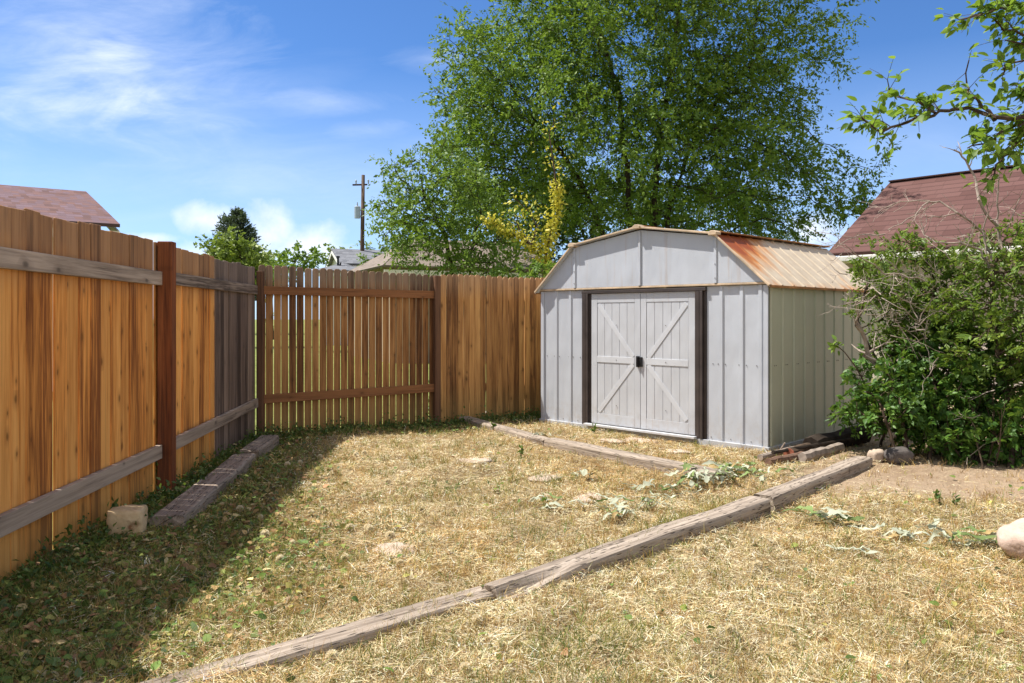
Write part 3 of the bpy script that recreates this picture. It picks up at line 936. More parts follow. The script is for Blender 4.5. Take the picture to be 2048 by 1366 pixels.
for x, z in ((KX, KZ + .024), (W_ / 2, RZ + .026), (W_ - KX, KZ + .024)):
    mb = MB(); mb.box(x - .045, x + .045, OV + .07, D_ + .07, z, z + .012); mb.build('seam_cap', M_RUST, shed, bevel=.003)
for s_ in (-.052, W_ + .038):
    mb = MB(); mb.box(s_, s_ + .014, OV + .01, D_ + .06, EZ - .03, EZ - .006); mb.build('eave_edge', M_RUST, shed, bevel=.003)
# base frame and threshold
mb = MB(); mb.box(-.02, W_ + .02, -.03, D_ + .02, -.02, .05); mb.build('base_frame', M_GALV, shed, bevel=.004)
mb = MB(); mb.prism([(DX0 - .06, .048), (DX1 + .03, .048), (DX1 + .03, .072), (DX0 - .06, .072)], -.085, -.031); mb.build('door_threshold', M_DOORTRIM, shed, bevel=.003)
# door frame, brown jambs and dark header
for j0, j1 in ((.668, .79), (2.186, 2.308)):
    mb = MB(); mb.box(j0, j0 + .05, -.032, 0, .052, EZ - .045); mb.box(j0 + .056, j0 + .09, -.036, 0, .052, EZ - .045); mb.box(j0 + .092, j1, -.012, 0, .052, EZ - .045)
    mb.build('door_jamb', M_BROWN, shed, bevel=.003)
mb = MB(); mb.box(.664, 2.312, -.034, .0, EZ - .043, EZ - .007); mb.build('door_header', M_BROWN, shed, bevel=.003)

# doors
DZ0, DZ1 = .075, EZ - .045
mid = (DX0 + DX1) / 2


def door(x0, x1, mirror):
    mb = MB()
    w = x1 - x0; zt, zb = DZ1 - .105, DZ0 + .12; zm0, zm1 = .775, .845
    # face with plank grooves, slightly recessed inside the frame
    n = 5; f0, f1 = x0 + .085, x1 - .075
    if mirror: f0, f1 = x0 + .075, x1 - .085
    for i in range(n):
        a = f0 + (f1 - f0) * i / n; b = f0 + (f1 - f0) * (i + 1) / n
        mb.box(a + .0025, b - .0025, -.0065, .004, zb, zt, 0)
    mb.box(f0, f1, -.002, .003, zb, zt, 0)
    # stiles and rails of the panel itself
    mb.box(x0, f0 - .001, -.011, .006, DZ0, DZ1); mb.box(f1 + .001, x1, -.011, .006, DZ0, DZ1)
    mb.box(f0, f1, -.0105, .006, zt + .001, DZ1); mb.box(f0, f1, -.0105, .006, DZ0, zb - .001)
    o = mb.build('door', M_DOOR, shed, bevel=.0025)
    tr = MB()
    tr.box(f0 + .001, f1 - .001, -.0125, -.007, zm0, zm1)
    cx, ox = (f1, f0) if not mirror else (f0, f1)
    for (za, zc) in ((zm1 + .005, zt - .02), (zm0 - .005, zb + .02)):
        a = Vector((cx + (.02 if mirror else -.02), -.0095, za)); b = Vector((ox + (-.02 if mirror else .02), -.0095, zc))
        tr.bar(a, b, .0055, .052, up=(0, 1, 0)) if False else None
        d = (b - a).normalized(); nn = Vector((-d.z, 0, d.x)) * .028
        q = [a + nn, a - nn, b - nn, b + nn]
        # clip the four corners inside the recessed panel
        q = [(min(max(p.x, f0 + .002), f1 - .002), min(max(p.z, zb + .002), zt - .002)) for p in q]
        tr.prism(q, -.012, -.0068)
    tr.build('brace', M_DOORTRIM, o, bevel=.002)
    return o


dl_ = door(DX0, mid - .003, False); dr_ = door(mid + .003, DX1, True)
mb = MB()
hx = mid
mb.box(hx - .045, hx - .006, -.034, -.012, .745, .865); mb.box(hx + .004, hx + .032, -.028, -.012, .75, .855)
mb.box(hx - .022, hx - .012, -.052, -.034, .755, .855)
mb.build('handle', M_BLACK, dl_, bevel=.004)
# screws along the walls, each a small part
sc_me = bpy.data.meshes.new('screw'); bm = bmesh.new(); bmesh.ops.create_icosphere(bm, subdivisions=1, radius=.0055); bm.to_mesh(sc_me); bm.free(); sc_me.materials.append(M_SCREW)
sp_ = [(x, -.004, .82) for x in (.09, .21, .29, .44, .51, .62, 2.38, 2.44, 2.52, 2.67, 2.75, 2.86)]
sp_ += [(W_ + .002, y + d, .82) for y in side_r for d in (.055, .09)]
sp_ += [(x, GY - .018, z) for x in (KX, W_ - KX) for z in (1.68, 1.82, 1.98)]
sp_ += [(x, -.003, .08) for x in (.12, .35, .58, 2.36, 2.58, 2.80)]
sp_ += [(x, -.0135, z) for x in (mid - .33, mid + .33) for z in (.30, .81, 1.2)]
for q in sp_:
    o = bpy.data.objects.new('screw', sc_me); COL.objects.link(o); o.parent = shed; o.location = q

# ================================================================== LANDSCAPE TIMBERS
def timber(p0, p1, w, h, label, mat, z0=0.0, z1=0.0, seed=0, rough=.006, ragged=.03, split=False, sink=.03, group='landscape timbers edging the beds'):
    p0 = np.array(p0[:2]); p1 = np.array(p1[:2]); d = p1 - p0; Ln = np.linalg.norm(d)
    rt = thing('landscape_timber', label, 'timber', (p0[0], p0[1], 0), math.atan2(d[1], d[0]), group)
    nS = int(Ln / .03) + 2; prof = []
    c = .016
    hw = w / 2
    for (y, z) in [(-hw, -sink), (-hw, h * .35), (-hw, h * .7), (-hw + .002, h - c), (-hw + c * .5, h - c * .3), (-hw + c * 1.4, h), (-hw * .4, h), (0, h), (hw * .4, h), (hw - c * 1.4, h), (hw - c * .5, h - c * .3), (hw - .002, h - c), (hw, h * .6), (hw, -sink)]:
        prof.append((y, z))
    n = len(prof); vs = []
    for i in range(nS):
        t = i / (nS - 1); x = Ln * t
        for j, (y, z) in enumerate(prof):
            q = Vector((x * 1.6 + seed * 7.7, y * 22, z * 22))
            a = mnoise.noise(q) * rough + mnoise.noise(q * 3.1) * rough * .5
            zz = z + (0 if z < 0 else z0 + (z1 - z0) * t) + a * (1 if z > 0 else 0) + .006 * mnoise.noise(Vector((x * 1.3, seed, 0)))
            yy = y + a * .8 + .008 * mnoise.noise(Vector((x * .9, seed + 5.3, 2)))
            xx = x
            if i == 0: xx += ragged * mnoise.noise(Vector((y * 40, z * 20, seed + 1.7)))
            if i == nS - 1: xx += ragged * mnoise.noise(Vector((y * 40, z * 20, seed + 9.1)))
            if split and z > 0:
                # the near half of one end has split away lower down
                if y < .0: zz -= .05 * (1 - sstep(np.array(x), .05, .55)) * 1.0
                if y >= 0 and i < 2: xx += .02 * mnoise.noise(Vector((y * 60, z * 30, seed)))
            vs.append((xx, yy, zz))
    fs = [(i * n + j, i * n + j + 1, (i + 1) * n + j + 1, (i + 1) * n + j) for i in range(nS - 1) for j in range(n - 1)]
    fs += [tuple(range(n)), tuple(range((nS - 1) * n + n - 1, (nS - 1) * n - 1, -1))]
    mb = MB(); mb.add(vs, fs); o = mb.build('timber_beam', mat, rt)
    return rt


a, b = at(985, 1172, .05), at(300, 1366, .05)
dd = (b - a)[:2]; dd /= np.linalg.norm(dd)
timber(a[:2] + dd * 2.42, a, .145, .042, 'weathered grey timber sunk nearly flush in the grass, nearest the camera', M_TIMBER, seed=1)
timber(at(990, 1152, .12), at(1519, 990, .12), .15, .088, 'thick weathered timber with a split end raised across the yard', M_TIMBER, seed=2, split=True, z0=-.015, z1=.02)
timber(at(1526, 982, .12), at(1728, 906, .12), .145, .092, 'brown cracked timber ending at the bush and rocks', M_TIMBER, seed=3)
m_ = at(1098, 876, .07)
timber(at(905, 826, .06), m_, .15, .06, 'flat grey timber running from the picket fence toward the shed', M_TIMBER, seed=4, rough=.004)
timber(m_ + np.array((.02, -.035, 0)), at(1440, 940, .08), .16, .075, 'long flat timber lying parallel to the shed doors', M_TIMBER, seed=5, rough=.005)
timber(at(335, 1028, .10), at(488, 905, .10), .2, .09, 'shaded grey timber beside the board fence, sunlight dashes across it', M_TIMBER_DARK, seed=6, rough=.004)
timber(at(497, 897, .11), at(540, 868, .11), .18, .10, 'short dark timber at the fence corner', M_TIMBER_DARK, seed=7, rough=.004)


# ================================================================== STONES
def rock(name, label, cat, loc, size, mat, seed, sub=3, amp=.25, box=0.0, rz=0.0, group=None, sink=.25):
    bm = bmesh.new(); bmesh.ops.create_icosphere(bm, subdivisions=sub, radius=1)
    for v in bm.verts:
        p = v.co.copy()
        if box:
            m = max(abs(p.x), abs(p.y), abs(p.z)); q = p / m
            p = p.lerp(q * .86, box)
        s = Vector((seed * 3.1, seed * 1.7, seed * .9))
        r = 1 + amp * mnoise.noise(p * 1.3 + s) + amp * .4 * mnoise.noise(p * 3.3 + s) + amp * .15 * mnoise.noise(p * 8 + s)
        v.co = Vector((p.x * size[0], p.y * size[1], p.z * size[2])) * r
    me = bpy.data.meshes.new(name); bm.to_mesh(me); bm.free()
    me.polygons.foreach_set('use_smooth', np.ones(len(me.polygons), bool))
    o = link(name, me, mat)
    o.location = (loc[0], loc[1], float(gz(loc[0], loc[1])) + size[2] * (1 - sink * 2) * .9); o.rotation_euler = (0, 0, rz)
    return tag(o, label, cat, group)


rock('stone_block', 'square tan stone block with a rust stain by the board fence', 'stone', at(255, 1074), (.112, .105, .098), M_BLOCK, 3, 4, .10, .75, .25, sink=.06)
rock('rock', 'large pink rock at the right edge of the yard', 'rock', at(2098, 1110), (.26, .21, .125), M_ROCK_PINK, 8, 4, .18, .2, .4, sink=.12)
rock('rock', 'dark round rock shaded under the leafy bush', 'rock', at(1796, 934), (.125, .11, .085), M_ROCK_DARK, 5, 3, .2, .2, sink=.1)
rock('rock', 'pale rock between the timber end and the dark rock', 'rock', at(1752, 930), (.065, .06, .07), M_FLAG, 6, 3, .25, .2, sink=.1)
FS = 'flat stones in the dry grass'
for i, (px, py, sx, sy, lab) in enumerate([
        (952, 926, .17, .11, 'flat grey stone bedded in grass in the middle of the yard'),
        (1088, 960, .15, .11, 'flat pinkish stone between the shed timber and the middle of the yard'),
        (1178, 1003, .13, .10, 'flat stone with a dark chip near the raised timber'),
        (792, 1103, .15, .10, 'small flat grey stone almost covered by straw near the foreground')]):
    rock('flat_stone', lab, 'stone', at(px, py), (sx, sy, .022), M_FLAG, 11 + i, 3, .3, 0, i * .7, FS, sink=.46)
for i, (px, py, sx, lab) in enumerate([
        (1225, 884, .16, 'flat paver at the left foot of the shed doors'),
        (1282, 881, .20, 'pale flat paver under the meeting of the shed doors'),
        (1356, 905, .13, 'flat paver at the right foot of the shed doors')]):
    rock('paver', lab, 'paver', at(px, py), (sx, sx * .62, .02), M_FLAG, 21 + i, 3, .25, .3, -.75, 'pavers in front of the shed', sink=.4)
rock('brick', 'grey brick lying at the foot of the tan pickets', 'brick', at(985, 833), (.12, .055, .045), M_ROCK_PALE, 31, 3, .08, .85, .3, sink=.1)
rk = thing('metal_bracket', 'small black and silver metal bracket lying on the pink rock', 'bracket', (at(2060, 1110)[0], at(2060, 1110)[1] - .06, .185), .4)
mb = MB(); mb.bar((-.08, -.03, .0), (.07, -.03, -.012), .022, .006); mb.build('strap', M_GALV, rk, bevel=.002)
mb = MB(); mb.bar((-.06, .002, .006), (.08, .002, -.004), .024, .012); mb.build('bar', M_BLACK, rk, bevel=.002)

# ================================================================== LOGS BESIDE THE SHED
def log(name, label, p0, p1, r0, r1, mat, endmat=None, seed=1, n=9, grp='old logs and boards beside the shed'):
    p0, p1 = Vector([float(v) for v in p0]), Vector([float(v) for v in p1])
    rt = thing(name, label, 'log', p0, 0, grp)
    mb = MB(); m = 9; d = p1 - p0
    pts = [Vector((0, 0, 0)) + d * (i / (m - 1)) + Vector((mnoise.noise(Vector((i * .7, seed, 0))), mnoise.noise(Vector((i * .7, seed, 4))), mnoise.noise(Vector((i * .7, seed, 8))))) * r0 * .35 for i in range(m)]
    mb.tube(pts, [(r0 + (r1 - r0) * i / (m - 1)) * (1 + .15 * mnoise.noise(Vector((i * 1.3, seed, 2)))) for i in range(m)], n)
    mb.build('bark', mat, rt)
    if endmat is not None:
        mb = MB(); e = d.normalized(); mb.tube([pts[0] - e * .006, pts[0] + e * .004], [r0 * .93, r0 * .97], n); mb.build('cut_end', endmat, rt, bevel=.003)
    return rt


def gp(px, py, z): return at(px, py, z)


log('log', 'log with a red cut end lying beside the shed corner', gp(1578, 908, .07), gp(1660, 884, .07), .055, .05, M_BARK, M_LOGEND, 1)
log('log', 'pale weathered stick leaning on the red ended log', gp(1520, 915, .05), gp(1590, 896, .07), .03, .022, M_DEAD, None, 2)
log('log', 'short reddish log lying in front of the shed corner', gp(1536, 924, .05), gp(1606, 912, .05), .035, .04, M_REDLOG, None, 3)
log('log', 'thick black charred log in the shade under the bush', gp(1622, 893, .09), gp(1722, 868, .12), .09, .10, M_BARK_DK, None, 4, 8)
log('log', 'grey split log resting against the brown cracked timber', gp(1604, 915, .06), gp(1680, 895, .07), .045, .05, M_DEAD, None, 5, 7)
log('log', 'thin dark branch on top of the logs by the shed', gp(1545, 905, .1), gp(1700, 878, .13), .016, .012, M_BARK_DK, None, 6, 6)
log('dead_stick', 'thin curved grey stick standing among the logs', gp(1555, 909, .02), gp(1570, 885, .14), .012, .007, M_DEAD, None, 7, 6, None)

# ================================================================== HOUSES
def quad_uv(mb, p, u0=0.0):
    """four corners eave-left, eave-right, ridge-right, ridge-left -> face with metre uv"""
    p = [Vector(v) for v in p]; ex = (p[1] - p[0]).normalized(); nn = ex.cross(p[3] - p[0]).normalized(); ey = nn.cross(ex)
    uv = [((v - p[0]).dot(ex) + u0, (v - p[0]).dot(ey), 0) for v in p]
    mb.add(p, [tuple(range(len(p)))], 0, uv)


def gable_house(name, label, loc, rz, Lx, Wy, ez, rz_, roofm, wallm, ov=.35, hip=0.0, ovx=None, cat='house', trim=M_CREAM, gutter=True, group=None):
    """ridge along local x; y from 0 (front eave wall) to Wy"""
    h = thing(name, label, cat, loc, rz, group)
    mb = MB(); mb.box(0, Lx, 0, Wy, -.1, ez)
    if not hip:
        for x in (0, Lx): mb.add([(x, 0, ez), (x, Wy, ez), (x, Wy / 2, rz_ - .05)], [(0, 1, 2)])
    mb.build('wall', wallm, h)
    s = (rz_ - ez) / (Wy / 2); e = ez - ov * s
    rf = MB()
    ovx = ov if ovx is None else ovx
    a, b = -ovx, Lx + ovx
    r0, r1 = (a + hip, b - hip) if hip else (a, b)
    quad_uv(rf, [(a, -ov, e), (b, -ov, e), (r1, Wy / 2, rz_), (r0, Wy / 2, rz_)])
    quad_uv(rf, [(b, Wy + ov, e), (a, Wy + ov, e), (r0, Wy / 2, rz_), (r1, Wy / 2, rz_)])
    if hip:
        quad_uv(rf, [(a, Wy + ov, e), (a, -ov, e), (r0, Wy / 2, rz_)]) if False else None
        for x, r in ((a, r0), (b, r1)):
            p = [Vector((x, Wy + ov, e)), Vector((x, -ov, e)), Vector((r, Wy / 2, rz_))]
            ex = (p[1] - p[0]).normalized(); nn = ex.cross(p[2] - p[0]).normalized(); ey = nn.cross(ex)
            rf.add(p, [(0, 1, 2)], 0, [((v - p[0]).dot(ex), (v - p[0]).dot(ey), 0) for v in p])
    ro = rf.build('roof', roofm, h)
    sm = ro.modifiers.new('thick', 'SOLIDIFY'); sm.thickness = .06; sm.offset = -1
    mb = MB()
    mb.bar((r0, Wy / 2, rz_ + .012), (r1, Wy / 2, rz_ + .012), .2, .03)
    mb.build('ridge_cap', roofm, h)
    mb = MB(); mb.box(a + .02, b - .02, -ov + .03, -ov + .06, e - .22, e - .064); mb.build('fascia', trim, h)
    if not hip:
        for x in (a + .02, b - .02):
            for y in (-ov + .02, Wy + ov - .02):
                mb = MB(); mb.bar((x, y, e - .13), (x, Wy / 2, rz_ - .13), .03, .14); mb.build('rake_board', trim, h)
    if gutter:
        mb = MB(); mb.prism([(a + .02, e - .19), (b - .02, e - .19), (b - .02, e - .07), (a + .02, e - .07)], -ov - .09, -ov + .028); mb.build('gutter', M_GUTTER, h, bevel=.02)
    return h


# house on the right, behind the shed: hip roof, eave facing the yard
e0, e1 = pt(1652, 508, 16.9), pt(1950, 491, 14.75)
dv = (e1 - e0)[:2]; rzR = math.atan2(dv[1], dv[0])
n_in = np.array((-math.sin(rzR), math.cos(rzR)))
o_ = e0[:2] + np.array((math.cos(rzR), math.sin(rzR))) * .08 + n_in * .45
gable_house('brick_red_roof_house', 'stucco house with a red brown shingle roof behind the bush', (o_[0], o_[1], 0), rzR, 13.0, 5.5, 2.90, 4.53, M_SHINGLE_R, M_STUCCO, ov=.45, ovx=.08)

# house beyond the left fence: gable roof seen over the boards
Rg = pt(172, 388, 18.0); Eg = pt(240, 455, 14.0)
rake = (Eg - Rg)[:2]; L_r = np.linalg.norm(rake); ydir = -rake / L_r      # local +y from eave to ridge
rzL = math.atan2(ydir[1], ydir[0]) - math.pi / 2
xdir = np.array((math.cos(rzL), math.sin(rzL)))
ov = .4; Wl = 2 * (L_r - ov); Lx_ = 13.0
s_l = (Rg[2] - Eg[2]) / L_r
o_ = Eg[:2] + ydir * ov - xdir * (Lx_ + ov)
gable_house('cream_trim_house', 'house with mottled red shingle roof beyond the tall board fence', (o_[0], o_[1], 0), rzL, Lx_, Wl, Eg[2] + ov * s_l, Rg[2], M_SHINGLE_L, M_CREAM, ov=ov, gutter=False)

# grey roofed house far off, with lower wing and chimney pipe
p = pt(690, 528, 40.0)
hg = gable_house('grey_roof_house', 'distant house with grey shingle roof behind the utility pole', (p[0], p[1], 0), .35, 7.0, 6.0, p[2] + .05, p[2] + .95, M_SHINGLE_G, M_WHITEWALL, ov=.3, trim=M_WHITEWALL)
p = pt(640, 541, 36.0)
gable_house('grey_garage', 'low grey roofed garage with a black vent pipe over the picket fence', (p[0], p[1], 0), .15, 1.75, 4.0, p[2], p[2] + .45, M_SHINGLE_G, M_WHITEWALL, ov=.25, hip=1.2, cat='garage', trim=M_WHITEWALL, gutter=False)
vt = thing('vent_pipe', 'black vent pipe standing on the low grey garage roof', 'vent pipe', pt(676, 530, 37.2))
mb = MB(); mb.tube([(0, 0, -.4), (0, 0, .35)], .05, 10); mb.build('pipe', M_BLACK, vt)
mb = MB(); mb.tube([(0, 0, .35), (0, 0, .42)], .085, 10); mb.build('cap', M_BLACK, vt)
mb = MB(); mb.tube([(0, 0, -.05), (.12, 0, .02), (.12, 0, .12)], .045, 8); mb.build('elbow', M_BLACK, vt)
p = pt(783, 531, 22.0)
gable_house('tan_garage', 'tan board-sided garage with brown roof left of the big tree', (p[0], p[1], 0), .42, 5.5, 4.6, p[2] + .05, p[2] + .95, M_SHINGLE_T, M_SIDING, ov=.3, cat='garage', gutter=False, hip=1.6)
p = pt(777, 512, 46.0)
wd = thing('white_gable_house', 'small white gable end of a far house behind the grey roof', 'house', (p[0], p[1], 0), .1)
mb = MB(); mb.prism([(-.1, 0), (1.6, 0), (1.6, p[2] - .1), (.75, p[2] + .45), (-.1, p[2] - .1)], 0, 3); mb.build('wall', M_WHITEWALL, wd)
mb = MB(); mb.bar((-.3, 1.4, p[2] - .12), (.75, 1.4, p[2] + .54), 3.4, .08); mb.bar((1.8, 1.4, p[2] - .12), (.75, 1.4, p[2] + .54), 3.4, .08); mb.build('roof', M_SHINGLE_G, wd)
mb = MB(); mb.prism([(.55, p[2] - .3), (.95, p[2] - .3), (.95, p[2] - .02), (.75, p[2] + .12), (.55, p[2] - .02)], -.03, -.004); mb.build('gable_vent', M_GUTTER, wd)

# ================================================================== UTILITY POLE
up = thing('utility_pole', 'wooden utility pole with a grey transformer rising over the picket fence', 'utility pole', (pt(722, 634, 43)[0], 43, 0))
Ht = CH + 284 / F * 43
mb = MB(); mb.tube([(0, 0, -.2), (.06, 0, Ht * .5), (.12, 0, Ht)], [.13, .115, .09], 10); mb.build('pole', M_POLE, up, smooth=True)
mb = MB(); mb.bar((-.34, -.5, Ht - .62), (.26, .36, Ht - .46), .08, .09); mb.build('crossarm', M_POLE, up, bevel=.01)
for px_, py_ in ((-.26, -.34), (.0, 0), (.28, .34)):
    mb = MB(); z0 = Ht - .5 + px_ * .25; mb.tube([(px_ + .06, py_, z0), (px_ + .06, py_, z0 + .2), (px_ + .06, py_, z0 + .25)], [.03, .055, .02], 8); mb.build('insulator', M_TRANSF, up)
tz = CH + (HY - 425) / F * 43
tr_ = MB(); tx = -.19; tr_.tube([(tx, -.05, tz - .32), (tx, -.05, tz + .3), (tx, -.05, tz + .34)], [.17, .17, .12], 14); tro = tr_.build('transformer', M_TRANSF, up)
mb = MB(); mb.tube([(tx, -.05, tz + .34), (tx, -.05, tz + .55)], [.05, .03], 8); mb.build('bushing', M_TRANSF, tro)
mb = MB(); mb.bar((tx + .12, -.02, tz + .12), (.04, 0, tz + .12), .06, .05); mb.bar((tx + .12, -.02, tz - .2), (.04, 0, tz - .2), .06, .05); mb.build('bracket', M_TRANSF, tro)
mb = MB(); mb.box(.12, .22, -.04, .06, Ht * .8, Ht * .8 + .14); mb.build('cutout', M_BLACK, up)

# ================================================================== TREES
Yt = 23.0
E = [ell(1300, 60, Yt, 290, 200, 3.25), ell(1040, 215, Yt - .5, 150, 185, 2.50), ell(1490, 180, Yt, 150, 170, 2.50, .5), ell(1270, 330, Yt, 320, 150, 3.25), ell(1600, 95, Yt, 90, 60, 1.25, .8),
     ell(1540, 400, Yt - .3, 120, 80, 2.00, .7), ell(1320, -160, Yt, 260, 180, 3.00), ell(965, 285, Yt - .8, 95, 115, 1.9, 2.0), ell(1000, 150, Yt - .6, 80, 85, 1.5, 1.8), ell(1040, 400, Yt - .8, 120, 90, 1.8, 1.2), ell(1100, 60, Yt, 110, 110, 1.75), ell(1440, 300, Yt, 200, 140, 2.75, .7)]
line = []
for (a, b, m) in (((1560, 470), (1660, 420), 14), ((1660, 420), (1785, 292), 20), ((1640, 440), (1745, 380), 16), ((1650, 400), (1700, 320), 10), ((1600, 60), (1705, 45), 12), ((1540, 330), (1640, 350), 10)):
    for i in range(m):
        t = i / (m - 1); line.append(pt(a[0] + (b[0] - a[0]) * t + rng.normal() * 6, a[1] + (b[1] - a[1]) * t + rng.normal() * 6, Yt - .6 + rng.normal() * .25))
bx = [pt(x, 634, y) for x, y in ((1262, 23.2), (1305, 22.8), (1335, 23.1), (1215, 23.5))]
for q in bx: q[2] = -.1
paths = [[bx[0], pt(1262, 450, 23.11), pt(1252, 330, 23.00), pt(1238, 180, 23.23), pt(1200, 60, 23.44)],
         [bx[1], pt(1308, 440, 22.77), pt(1315, 300, 22.56), pt(1340, 160, 22.77), pt(1360, 0, 22.42)],
         [bx[2], pt(1335, 430, 23.23), pt(1375, 310, 23.44), pt(1440, 190, 23.11), pt(1520, 110, 23.00)],
         [bx[3], pt(1205, 470, 23.23), pt(1165, 370, 22.86), pt(1100, 270, 22.42)]]
bt = pt(1290, 634, Yt); bt[2] = 0
tree('large_tree', 'large multi-trunked green tree towering behind the shed', 'tree', bt, paths, E, 5800, .26, 2.2, .25, .022, 33, .26, (.085, .16), .46, L_ELM, M_BARK_DK,
     r_tip=.006, r_max=.12, wind=(.35, 0, -.05), extra=np.array(line), maxn=12500, k=5)

E = [ell(816, 430, 15, 68, 92, 1.0), ell(895, 400, 15, 85, 95, 1.2), ell(804, 345, 15, 36, 46, .7, 1.6), ell(960, 470, 14.6, 80, 65, .9), ell(870, 500, 14.5, 95, 40, .8), ell(930, 530, 14.2, 60, 25, .6), ell(1010, 520, 14.2, 60, 30, .6)]
line = np.array([pt(782 + rng.normal() * 8, 335 + rng.normal() * 14, 15 + rng.normal() * .2) for _ in range(14)] + [pt(785 + i * 3, 450 + rng.normal() * 5, 15) for i in range(10)])
bt = pt(905, 634, 15); bt[2] = 0
tree('leaning_tree', 'smaller light green tree spreading left of the large tree', 'tree', bt, [[bt, pt(905, 540, 15), pt(890, 470, 15), pt(850, 400, 15)], [bt + np.array((.3, .1, 0)), pt(940, 520, 14.9), pt(950, 470, 14.8)]],
     E, 1500, .15, 1.3, .16, .014, 26, .17, (.055, .115), .48, L_LIGHT, M_BARK_DK, r_tip=.005, r_max=.08, extra=line, maxn=3500, wind=(.15, 0, 0))

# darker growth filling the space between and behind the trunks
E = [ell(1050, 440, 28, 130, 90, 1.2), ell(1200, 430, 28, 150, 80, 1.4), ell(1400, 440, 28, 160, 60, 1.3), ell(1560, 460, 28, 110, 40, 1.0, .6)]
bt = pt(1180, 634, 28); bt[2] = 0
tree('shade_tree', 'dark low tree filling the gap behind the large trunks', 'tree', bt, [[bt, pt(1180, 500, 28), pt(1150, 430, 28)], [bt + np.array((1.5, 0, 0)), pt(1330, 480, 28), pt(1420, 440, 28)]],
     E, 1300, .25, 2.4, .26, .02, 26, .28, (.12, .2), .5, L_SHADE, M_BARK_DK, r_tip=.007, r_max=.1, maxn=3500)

# yellow leaved sapling in front
ys = thing('yellow_sapling', 'slender sapling with bright yellow leaves in front of the large tree', 'sapling', (pt(1085, 634, 13.8)[0], 13.8, 0))
yb = np.array((pt(1085, 634, 13.8)[0], 13.8, 0))
mb = MB(); O = []
for pth in ([(1088, 634), (1086, 520), (1062, 490), (1012, 460), (968, 438)], [(1086, 540), (1100, 470), (1116, 420), (1114, 362)], [(1062, 490), (1040, 462), (1032, 440)], [(1114, 380), (1106, 320), (1098, 268), (1112, 236)], [(1062, 490), (1075, 455), (1060, 425), (1025, 392)]):
    q = [pt(x, y, 13.8 + .1 * math.sin(i)) for i, (x, y) in enumerate(pth)]
    if pth[0][1] == 634: q[0][2] = 0
    mb.tube([v - yb for v in q], [.02 - .004 * i for i in range(len(q))], 5)
    for a, b in zip(q[:-1], q[1:]):
        if a[2] < 1.7: continue
        m = int(np.linalg.norm(b - a) * 420); f_ = 1.15 if pth[0] not in ((1062, 490), (1114, 380)) else (.3 if pth[0] == (1062, 490) else .14)
        m = int(m * f_); O.append(a + (b - a) * rng.uniform(0, 1, (m, 1)) + rng.normal(size=(m, 3)) * (.06 if f_ > 1 else .13))
mb.build('trunk', M_BARK, ys)
O = np.concatenate(O); n = len(O)
L = rng.uniform(.06, .10, n); V1, T1, m1 = inst(LEAF, O, unit(rng.normal(size=(n, 3)) + np.array((0, 0, -.4))), unit(rng.normal(size=(n, 3)) + np.array((0, 0, 1))), L, L * .5)
np_mesh('crown', V1, T1, L_YELLOW, ys, {'rnd': np.repeat(rng.uniform(0, 1, n), m1)})

E = [ell(1100, 548, 12.6, 55, 28, .4), ell(1060, 560, 12.6, 40, 20, .3)]
bt = pt(1095, 634, 12.6); bt[2] = 0
tree('leafy_bush', 'bright green bush peeping over the tan pickets beside the shed', 'bush', bt, [[bt, pt(1095, 580, 12.6)]], E, 160, .08, .8, .1, .01, 12, .09, (.06, .11), .5, L_LIGHT, M_BARK, r_tip=.004, r_max=.03, maxn=500)

# far trees over the back fence
FT = 'trees far beyond the picket fence'
def far_tree(name, label, px, top, bot, Y, E, natt, per, Lr, mat, step=.35, rt=.02, rm=.15, spread=.3, grp=FT):
    b = pt(px, 634, Y); b[2] = 0
    tree(name, label, 'tree', b, [[b, pt(px, (top + bot) / 2, Y)]], E, natt, step, 3.5, step * 1.15, rt * 2.4, per, spread, Lr, .6, mat, M_BARK_DK, r_tip=rt, r_max=rm, maxn=1500, group=grp)


far_tree('round_tree', 'round yellow-green tree in front of the dark conifer', 480, 470, 540, 34, [ell(480, 518, 34, 56, 32, 1.2), ell(445, 512, 34, 28, 24, .7), ell(515, 522, 34, 28, 22, .7)], 600, 34, (.13, .25), L_FAR, .24, .012, .12, .28)
far_tree('broad_tree', 'mid green tree between the round tree and the grey garage', 590, 500, 545, 30, [ell(605, 520, 30, 38, 24, .8), ell(628, 510, 30, 22, 16, .6), ell(570, 532, 30, 34, 14, .7)], 320, 18, (.11, .2), L_LIGHT, .22, .01, .1, .2)
far_tree('bushy_tree', 'small bushy tree right of the utility pole over the fence', 752, 505, 545, 26, [ell(755, 528, 26, 30, 22, .6), ell(768, 516, 26, 14, 14, .4)], 200, 18, (.10, .17), L_LIGHT, .18, .009, .1, .17)
for px, py, rx, ry, Y, lab in ((672, 500, 22, 12, 60, 'hazy far tree left of the utility pole'), (730, 496, 24, 10, 62, 'hazy far tree behind the utility pole'), (775, 497, 20, 9, 58, 'hazy far tree above the white gable house'), (545, 530, 30, 12, 45, 'low far tree under the white clouds')):
    far_tree('far_tree', lab, px, py - ry, py + ry + 20, Y, [ell(px, py, Y, rx, ry, 1.0), ell(px + rx * .6, py + 5, Y, rx * .6, ry * .8, .8)], 130, 16, (.2, .38), L_FAR, .4, .02, .15, .4)
far_tree('far_tree', 'dark green tree showing beside the red brown shingle roof', 1728, 362, 440, 24, [ell(1735, 392, 24, 26, 30, .7), ell(1712, 420, 24, 28, 25, .7)], 240, 15, (.1, .18), L_ELM, .22, .012, .1, .22)

